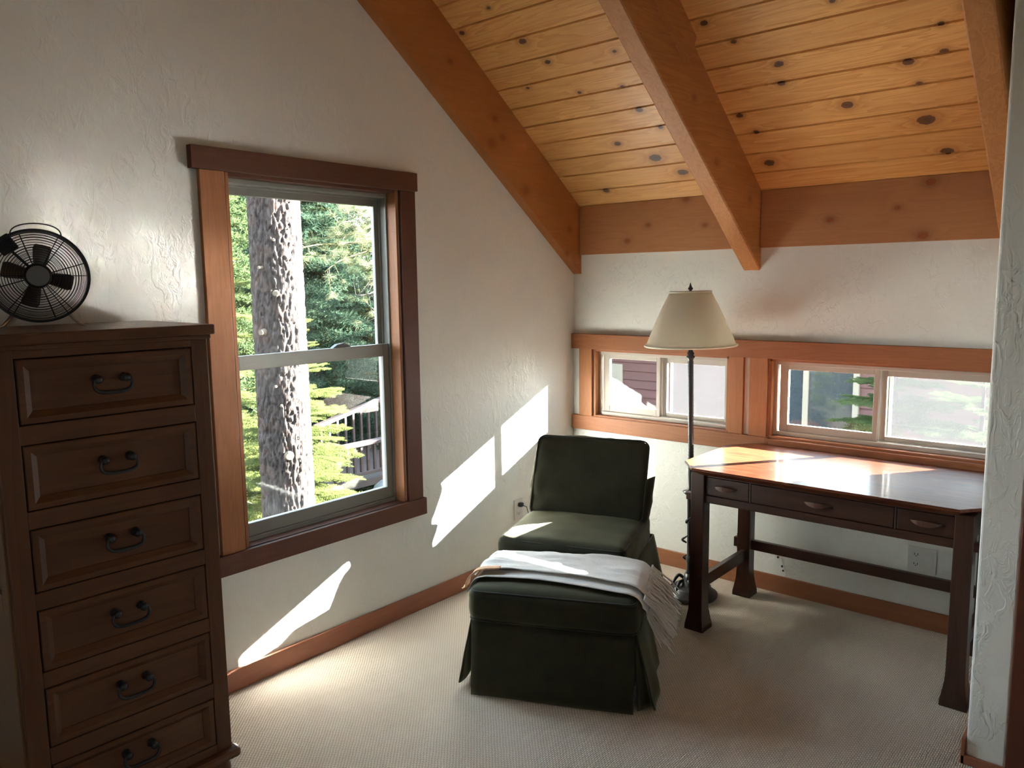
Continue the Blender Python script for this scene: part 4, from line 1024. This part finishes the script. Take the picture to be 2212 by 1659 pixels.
# ---- foliage generators
def needles(pts, dirs, per, ln, wd, spread, up=0.0, cone=None, rs=None):
    """arrays of triangles: needles along twig sample points"""
    N = len(pts); P_ = np.repeat(np.asarray(pts), per, 0); Dv = np.repeat(np.asarray(dirs), per, 0)
    n = len(P_); rnd = rs.normal(size=(n, 3)); rnd -= (rnd*Dv).sum(1, keepdims=True)*Dv
    rnd /= np.linalg.norm(rnd, axis=1, keepdims=True)+1e-9
    rnd[:, 2] = rnd[:, 2]*(0.55)+up; 
    d = Dv*(1-spread)+rnd*spread; d /= np.linalg.norm(d, axis=1, keepdims=True)
    s = np.cross(d, rs.normal(size=(n, 3))); s /= np.linalg.norm(s, axis=1, keepdims=True)+1e-9
    L = ln*rs.uniform(0.7, 1.1, size=(n, 1)); P_ = P_+Dv*rs.uniform(-0.5, 0.5, size=(n, 1))*0.02
    tri = np.stack([P_-s*wd/2, P_+s*wd/2, P_+d*L], 1).reshape(-1, 3)
    return tri
def tri_mesh(name, tri, extra=None):
    me = bpy.data.meshes.new(name); nv = len(tri)
    if extra is None: extra = ([], [])
    nf = nv//3
    ev, ef = extra
    V_ = np.concatenate([tri, np.array(ev).reshape(-1, 3)]) if len(ev) else tri
    me.vertices.add(len(V_)); me.vertices.foreach_set('co', V_.astype(np.float32).ravel())
    loops = np.arange(nv, dtype=np.int32); fl = [i+nv for f in ef for i in f]
    starts = list(range(0, nv, 3)); tot = [3]*nf; st = nv
    for f in ef: starts.append(st); tot.append(len(f)); st += len(f)
    me.loops.add(st); me.loops.foreach_set('vertex_index', np.concatenate([loops, np.array(fl, dtype=np.int32)]))
    me.polygons.add(len(starts)); me.polygons.foreach_set('loop_start', np.array(starts, dtype=np.int32))
    mi = np.zeros(len(starts), dtype=np.int32); mi[nf:] = 1
    me.polygons.foreach_set('material_index', mi)
    me.update(calc_edges=True); me.validate(); return me
def fir_branch(seed, L=1.0, dens=1.0, ln=0.022, wd=0.0032, per=7):
    """flat spray: main axis +x, side twigs in xy, slight droop"""
    rs = np.random.default_rng(seed); pts = []; dirs = []; tw = MB()
    def twig(p, d, l, lev):
        n = max(3, int(l/0.016*dens)); path = []
        for i in range(n):
            t = i/(n-1); q = p+d*l*t+Vector((0, 0, -0.10*l*t*t)); path.append(q); pts.append(tuple(q)); dirs.append(tuple(d))
        tw.tube([path[0], path[len(path)//2], path[-1]], [0.003 if lev else 0.007, 0.002 if lev else 0.005, 0.001], 4, cap=False)
        if lev < 2:
            k = max(2, int(l/(0.075 if lev == 0 else 0.06)))
            for i in range(k):
                t = 0.18+0.78*(i+0.5)/k
                for sg in (-1, 1):
                    a = sg*math.radians(rs.uniform(42, 60)); dd = Vector((d.x*math.cos(a)-d.y*math.sin(a), d.x*math.sin(a)+d.y*math.cos(a), d.z+rs.uniform(-0.12, 0.05))).normalized()
                    twig(p+d*l*t+Vector((0, 0, -0.10*l*t*t)), dd, l*(0.52 if lev == 0 else 0.36)*(1.1-t*0.75)*rs.uniform(0.8, 1.1), lev+1)
    twig(Vector((0, 0, 0)), Vector((1, 0, 0.0)), L, 0)
    tri = needles(pts, dirs, per, ln, wd, 0.72, 0.10, rs=rs)
    return tri, (tw.v, tw.f)
def pine_tuft_branch(path, rs, tufts, mb, ln=0.11, wd=0.0028, per=70):
    tri = []
    path = [Vector(p) for p in path]
    mb.tube(path, [0.022-0.017*i/(len(path)-1) for i in range(len(path))], 6)
    for _ in range(tufts):
        k = rs.integers(len(path)//3, len(path)-1); t = rs.random(); p = path[k].lerp(path[k+1], t)
        d = Vector(rs.normal(size=3)); d.normalize(); d.z += 0.1
        e = p+d*rs.uniform(0.10, 0.34); mb.tube([p, p.lerp(e, 0.5)+Vector((0, 0, -0.01)), e], [0.004, 0.003, 0.002], 4)
        dd = (e-p).normalized()
        P_ = [tuple(e-dd*0.05*q) for q in (0, 0.33, 0.66, 1)]
        tri.append(needles(P_, [tuple(dd)]*4, per//4, ln, wd, 0.62, 0.05, rs=rs))
    return tri
BR = []
for k in range(3):
    tri, ex = fir_branch(100+k, 1.0, 1.0, 0.030, 0.0042, 6)
    me = tri_mesh('fir_branch_%d' % k, tri, ex); BR.append(me)
def branch_variant(mat):
    out = []
    for me in BR:
        m2 = me.copy(); m2.materials.clear(); m2.materials.append(M[mat]); m2.materials.append(M['twig']); out.append(m2)
    return out
BRM = {k: branch_variant(k) for k in ('needle_bright', 'needle_mid', 'needle_dark')}
def fir(name, label, loc, height, radius, mat, z_start=0.15, whorls=14, per=6, seed=0, group=None, droop=0.25, trunk_r=0.05):
    t = empty(name, loc); tag(t, label, 'tree', group); rr_ = random.Random(seed)
    mb = MB(); mb.tube([(0, 0, -0.2), (0.01, 0, height*0.5), (0, 0, height)], [trunk_r, trunk_r*0.6, 0.006], 10); mb.build('trunk', M['bark'], t, smooth=True)
    for w_ in range(whorls):
        f_ = w_/(whorls-1); z_ = height*(z_start+(0.97-z_start)*f_); L_ = radius*(1-f_)**0.8+0.10
        for k in range(per):
            a = 2*PI*(k+rr_.random()*0.6)/per+w_*0.9
            b = bpy.data.objects.new('branch', BRM[mat][rr_.randrange(3)]); COL.objects.link(b); b.parent = t
            b.location = (0, 0, z_+rr_.uniform(-0.03, 0.03)); s_ = L_*rr_.uniform(0.85, 1.12)
            b.scale = (s_, s_, s_); b.rotation_euler = (rr_.uniform(-0.2, 0.2), droop*(1-f_)-0.35*f_+rr_.uniform(-0.1, 0.1), a)
    return t
fir('fir_tree', 'bright green young fir just right of the huge trunk', (-4.25, 0.95, gz), 4.15, 1.05, 'needle_bright', 0.12, 17, 7, 1, trunk_r=0.05)
fir('fir_tree', 'yellow green fir seen to the left of the huge trunk', (-5.6, 0.55, gz), 6.6, 1.25, 'needle_bright', 0.10, 20, 7, 2, trunk_r=0.07)
fir('fir_tree', 'mid green fir standing close by the red house window', (0.15, 6.3, gz), 4.3, 1.0, 'needle_mid', 0.2, 15, 7, 3, trunk_r=0.06)
fir('fir_tree', 'green fir in front of the red siding at the right', (1.25, 5.2, gz), 3.75, 1.05, 'needle_mid', 0.3, 12, 7, 4, trunk_r=0.06)

# branching pine whose limbs reach in from the upper right
bp = empty('pine_tree', (-4.6, 3.1, gz)); tag(bp, 'pine with long tufted needles reaching in from the upper right of the tall window', 'tree')
mb = MB(); mb.tube([(0, 0, -0.2), (0.02, 0.0, 3), (0, 0, 7.5)], [0.16, 0.14, 0.10], 16); mb.build('trunk', M['bark'], bp, smooth=True)
rs = np.random.default_rng(5)
ends = [((0.1, -1.55, 4.38), 4.95), ((0.1, -1.35, 4.95), 5.2), ((0.2, -0.95, 5.0), 5.3), ((0.1, -1.1, 4.15), 4.6), ((0.0, -1.5, 4.75), 5.05), ((0.3, -0.95, 3.85), 4.4), ((0.1, -1.9, 4.6), 4.9), ((0.3, -0.8, 4.45), 4.7)]
for k, (e, z0_) in enumerate(ends):
    mb = MB(); p0 = Vector((0, 0, z0_)); e = Vector(e)
    path = [p0.lerp(e, t)+Vector((0.05*math.sin(t*7+k), 0.0, -0.10*math.sin(PI*t)*(1 if k % 2 else -0.3)+0.03*math.sin(t*9+k))) for t in [i/12 for i in range(13)]]
    tri = pine_tuft_branch(path, rs, 26, mb, 0.12, 0.003, 84)
    tri = np.concatenate(tri); me = tri_mesh('pine_limb', tri, (mb.v, mb.f)); me.materials.append(M['needle_pine']); me.materials.append(M['twig_moss' if k % 2 == 0 else 'twig'])
    o = bpy.data.objects.new('limb', me); COL.objects.link(o); o.parent = bp
# bare dead twigs left of the trunk
dt = empty('dead_branch', (-4.4, -0.6, gz)); tag(dt, 'bare grey dead branches left of the huge trunk', 'branch')
rr_ = random.Random(11)
mb = MB(); mb.tube([(0, 0, 0), (0.0, 0.05, 2.5), (0, 0.1, 5.3)], [0.05, 0.035, 0.012], 8); mb.build('stem', M['twig'], dt, smooth=True)
for k in range(14):
    z_ = 1.4+k*0.27; a = rr_.uniform(0.2, 1.4); L_ = rr_.uniform(0.6, 1.0); mb = MB()
    e = Vector((math.cos(a)*L_*0.5, math.sin(a)*L_, -rr_.uniform(0.15, 0.55)))
    mb.tube([(0, 0.08, z_), Vector((0, 0.08, z_))+e*0.5+Vector((0, 0, 0.06)), Vector((0, 0.08, z_))+e], [0.010, 0.007, 0.003], 5)
    q = Vector((0, 0.08, z_))+e*0.5+Vector((0, 0, 0.06)); mb.tube([q, q+Vector((0.05, 0.22, 0.06+rr_.uniform(-0.1, 0.1)))], [0.005, 0.002], 4)
    mb.build('twig', M['twig'], dt, smooth=True)

# background conifers: two shared foliage meshes
def big_tree_mesh(seed, H_, R_, n_wh, per, ln, wd):
    rs = np.random.default_rng(seed); pts = []; dirs = []; zz = []
    for w_ in range(n_wh):
        f_ = w_/(n_wh-1); z_ = H_*(0.10+0.88*f_); L_ = R_*(1-f_)**0.75+0.15
        for k in range(per):
            a = 2*PI*(k+rs.random()*0.7)/per+w_; d = np.array([math.cos(a), math.sin(a), -0.2+0.35*f_+rs.normal()*0.18]); sd_ = np.array([-math.sin(a), math.cos(a), 0])
            n = int(L_/0.11)+2
            for i in range(n):
                t = (i+0.5)/n; p = np.array([0, 0, z_])+d*L_*t+np.array([0, 0, -0.18*L_*t*t]); pts.append(p); dirs.append(d/np.linalg.norm(d))
                wl = L_*0.45*(1-t)*rs.uniform(0.7, 1.2)
                for sg in (-1, 1):
                    m_ = int(wl/0.10)+1; dd = d*0.6+sd_*sg*0.8; dd /= np.linalg.norm(dd)
                    for j in range(m_):
                        pts.append(p+dd*wl*(j+0.5)/m_+np.array([0, 0, -0.05*rs.random()])); dirs.append(dd)
    return needles(pts, dirs, 10, ln, wd, 0.65, 0.08, rs=rs)
BT = [big_tree_mesh(50, 9.5, 2.2, 44, 8, 0.10, 0.014), big_tree_mesh(51, 8.5, 1.9, 42, 8, 0.10, 0.014)]
bt = {}
for mt in ('needle_dark', 'needle_mid', 'needle_bright'):
    for k in range(2):
        me = tri_mesh('conifer_foliage', BT[k]); me.materials.append(M[mt]); bt[(mt, k)] = me
bgs = [(-1.5, 16.5, 'needle_dark', 'unseen tall dark conifer added behind the red house, second from the right', 1.35), (-5.2, 16.0, 'needle_mid', 'unseen tall green conifer added behind the middle of the red house', 1.35), (-9.0, 17.0, 'needle_dark', 'unseen tall dark conifer added behind the left end of the red house', 1.4), (2.2, 17.5, 'needle_mid', 'unseen tall green conifer added behind the right end of the red house', 1.3), (-17.0, 8.2, 'needle_bright', 'pale green conifer far behind, third from the left in the back row', 1.1), (-17.5, 11.2, 'needle_mid', 'green conifer far behind, right of the centre of the back row', 1.15), (-22.0, 14.5, 'needle_bright', 'conifer with haze put into its pale colour at the right end of the farthest row', 1.3), (-23.0, 10.2, 'needle_mid', 'hazy conifer in the middle of the farthest row', 1.35), (-22.0, 6.0, 'needle_bright', 'conifer with haze put into its pale colour at the left end of the farthest row', 1.3), (-15.0, 6.6, 'needle_mid', 'mid green conifer straight behind the huge trunk', 1.1), (-9.0, 4.4, 'needle_dark', 'dark blue green conifer behind the young fir, with a dim brown stem', 0.95), (-8.2, 2.3, 'needle_mid', 'mid green conifer behind the yellow green fir', 0.85),  # trees behind the house are added to block sky in the desk's reflection
       (-11.5, 6.2, 'needle_mid', 'green conifer far back at the centre of the tall window', 1.0), (-10.5, 8.4, 'needle_dark', 'dark conifer far back at the right of the tall window', 1.05),
       (-13.5, 4.6, 'needle_bright', 'pale sunlit conifer far back at the left of the tall window', 0.9), (-15.5, 9.4, 'needle_bright', 'pale sunlit conifer farthest behind the dark conifers', 1.0),
       (-8.0, -0.9, 'needle_mid', 'mid green conifer outside, left of the view through the tall window', 1.0), (-12.0, 1.2, 'needle_dark', 'dark conifer outside, beyond the left edge of the tall window', 1.1),
       (-14.0, 13.0, 'needle_dark', 'dark conifer beyond the neighbouring deck', 1.1), (-19.0, 6.5, 'needle_mid', 'distant mid green conifer in the gap beyond the others', 1.2), (-20.0, 12.0, 'needle_mid', 'distant conifer at the far right of the forest', 1.2)]
for k, (x, y, mt, lab, s_) in enumerate(bgs):
    t = empty('conifer', (x, y, gz), k*1.3); tag(t, lab, 'tree'); t.scale = (s_, s_, s_)
    hh_ = 9.3 if k % 2 == 0 else 8.3
    mb = MB(); mb.tube([(0, 0, -0.2), (0, 0, hh_*0.5), (0, 0, hh_)], [0.16, 0.10, 0.01], 8); mb.build('trunk', M['bark'], t, smooth=True)
    o = bpy.data.objects.new('foliage', bt[(mt, k % 2)]); COL.objects.link(o); o.parent = t; stuff(o)

# neighbouring deck with railing
dk = empty('neighbour_deck', (-6.0, 2.75, gz)); tag(dk, 'dark stained deck railing at the lower right of the tall window', 'railing')
hz = -0.43-gz
mb = MB(); mb.box(-2.0, 0.08, 0, 3.2, 1.42, 1.50); mb.build('deck_floor', M['darkdeck'], dk)
mb = MB(); mb.box(-0.07, 0.07, 0, 3.2, -0.70-gz, -0.65-gz, bev=0.006); mb.build('top_rail', M['darkdeck'], dk)
mb = MB(); mb.box(-0.02, 0.03, 0, 3.2, -1.13-gz, -1.08-gz, bev=0.004); mb.build('bottom_rail', M['darkdeck'], dk)
for k in range(26):
    y = 0.06+0.12*k; B('baluster', (-0.018, 0.018, y-0.018, y+0.018, -1.09-gz, -0.69-gz), M['darkdeck'], dk)
for y in (0.0, 1.6, 3.2): B('post', (-0.045, 0.045, y-0.045, y+0.045, -0.05, -0.62-gz), M['darkdeck'], dk)
mb = MB(); mb.box(-0.05, 0.05, 0, 2.2, -0.03, 0.03, bev=0.005); place(mb, Matrix.Translation((-0.9, 0.3, -0.52-gz)) @ Matrix.Rotation(math.radians(12), 4, 'X')); mb.build('stair_rail', M['darkdeck'], dk)
for k in range(14):
    y = 0.4+0.15*k; zt2 = -0.52-gz+(y-0.3)*math.tan(math.radians(12)); B('baluster', (-0.918, -0.882, y-0.018, y+0.018, zt2-0.7, zt2-0.02), M['darkdeck'], dk)
gb = empty('barbecue', (-5.0, 2.85, gz)); tag(gb, 'grey domed barbecue lid beside the dark deck railing', 'barbecue')
mb = MB(); mb.lathe([(0.26, 1.30), (0.275, 1.36), (0.275, 1.45), (0.262, 1.55), (0.22, 1.65), (0.15, 1.71), (0.04, 1.735), (0.01, 1.737)], 36); mb.build('lid', M['greycover'], gb, smooth=True)
mb = MB(); mb.lathe([(0.05, 1.08), (0.18, 1.12), (0.25, 1.22), (0.265, 1.30)], 36); mb.build('kettle', M['iron'], gb, smooth=True)
for a in (0.4, 2.5, 4.6): 
    mb = MB(); mb.tube([(0.15*math.cos(a), 0.15*math.sin(a), 1.15), (0.33*math.cos(a), 0.33*math.sin(a), -0.1)], 0.014, 8); mb.build('leg', M['iron'], gb)

# neighbouring red house behind the low windows
hs = empty('neighbour_house', (0, 8.0, gz)); tag(hs, 'red brown clapboard house seen through the low windows', 'house')
hw_ = 4.0
B('wall_core', (-8.5, 2.4, 0.03, 5.0, -0.3, hw_), M['siding'], hs)
mb = MB(); nb = 27
for k in range(nb):
    z_ = k*0.15; mb.prism([(0.03, z_), (-0.012, z_), (0.012, z_+0.152), (0.03, z_+0.152)], -8.5, 2.4, 0)
stuff(mb.build('clapboards', M['siding'], hs))
mb = MB(); mb.prism([(-0.7, hw_-0.25), (5.7, hw_-0.25), (2.5, hw_+1.2)], -8.9, 2.8, 0); mb.build('roof', M['roofing'], hs)
def house_window(x0, x1, z0, z1, mull):
    f_ = empty('window', (0, 0, 0), parent=hs)
    mb = MB()
    for (a, b, c, d) in ((x0-0.08, x0, z0-0.08, z1+0.08), (x1, x1+0.08, z0-0.08, z1+0.08), (x0, x1, z0-0.08, z0), (x0, x1, z1, z1+0.08)): mb.box(a, b, -0.06, 0.0, c, d)
    for x in mull: mb.box(x-0.04, x+0.04, -0.055, 0.0, z0, z1)
    mb.build('window_trim', M['cream'], f_); B('pane', (x0, x1, -0.022, -0.014, z0, z1), M['darkglass'], f_)
house_window(-2.35, -0.82, -0.95-gz, 0.45-gz, (-1.50,))
B('cream_panel', (-5.6, -4.72, -0.05, 0.0, -0.9-gz, 0.11-gz), M['cream'], hs, 0.01)
# pale metal shed roof in front of the house
sh_ = empty('shed', (-3.02, 5.0, gz-0.11)); tag(sh_, 'pale metal shed roof catching the sun at the left of the small low window', 'shed')
mb = MB(); mb.prism([(-1.2, 3.62), (0.59, 2.64), (0.59, 2.60), (-1.2, 3.58)], 0.0, 0.2, 1); mb.build('roof_panel', M['metalroof'], sh_)
for k in range(8): B('roof_rib', (-0.003, 0.003, 0, 0.2, 0, 0.01), M['metalroof'], sh_).matrix_local = Matrix.Translation((-1.0+k*0.22, 0, 3.62-(0.2+k*0.22)*0.5475))
mb = MB(); mb.prism([(-1.15, -0.2), (0.56, -0.2), (0.56, 2.6), (-1.15, 3.55)], 0.03, 0.18, 1); mb.build('shed_wall', plain('white_shed_paint', (0.14, 0.16, 0.155), 0.6), sh_)
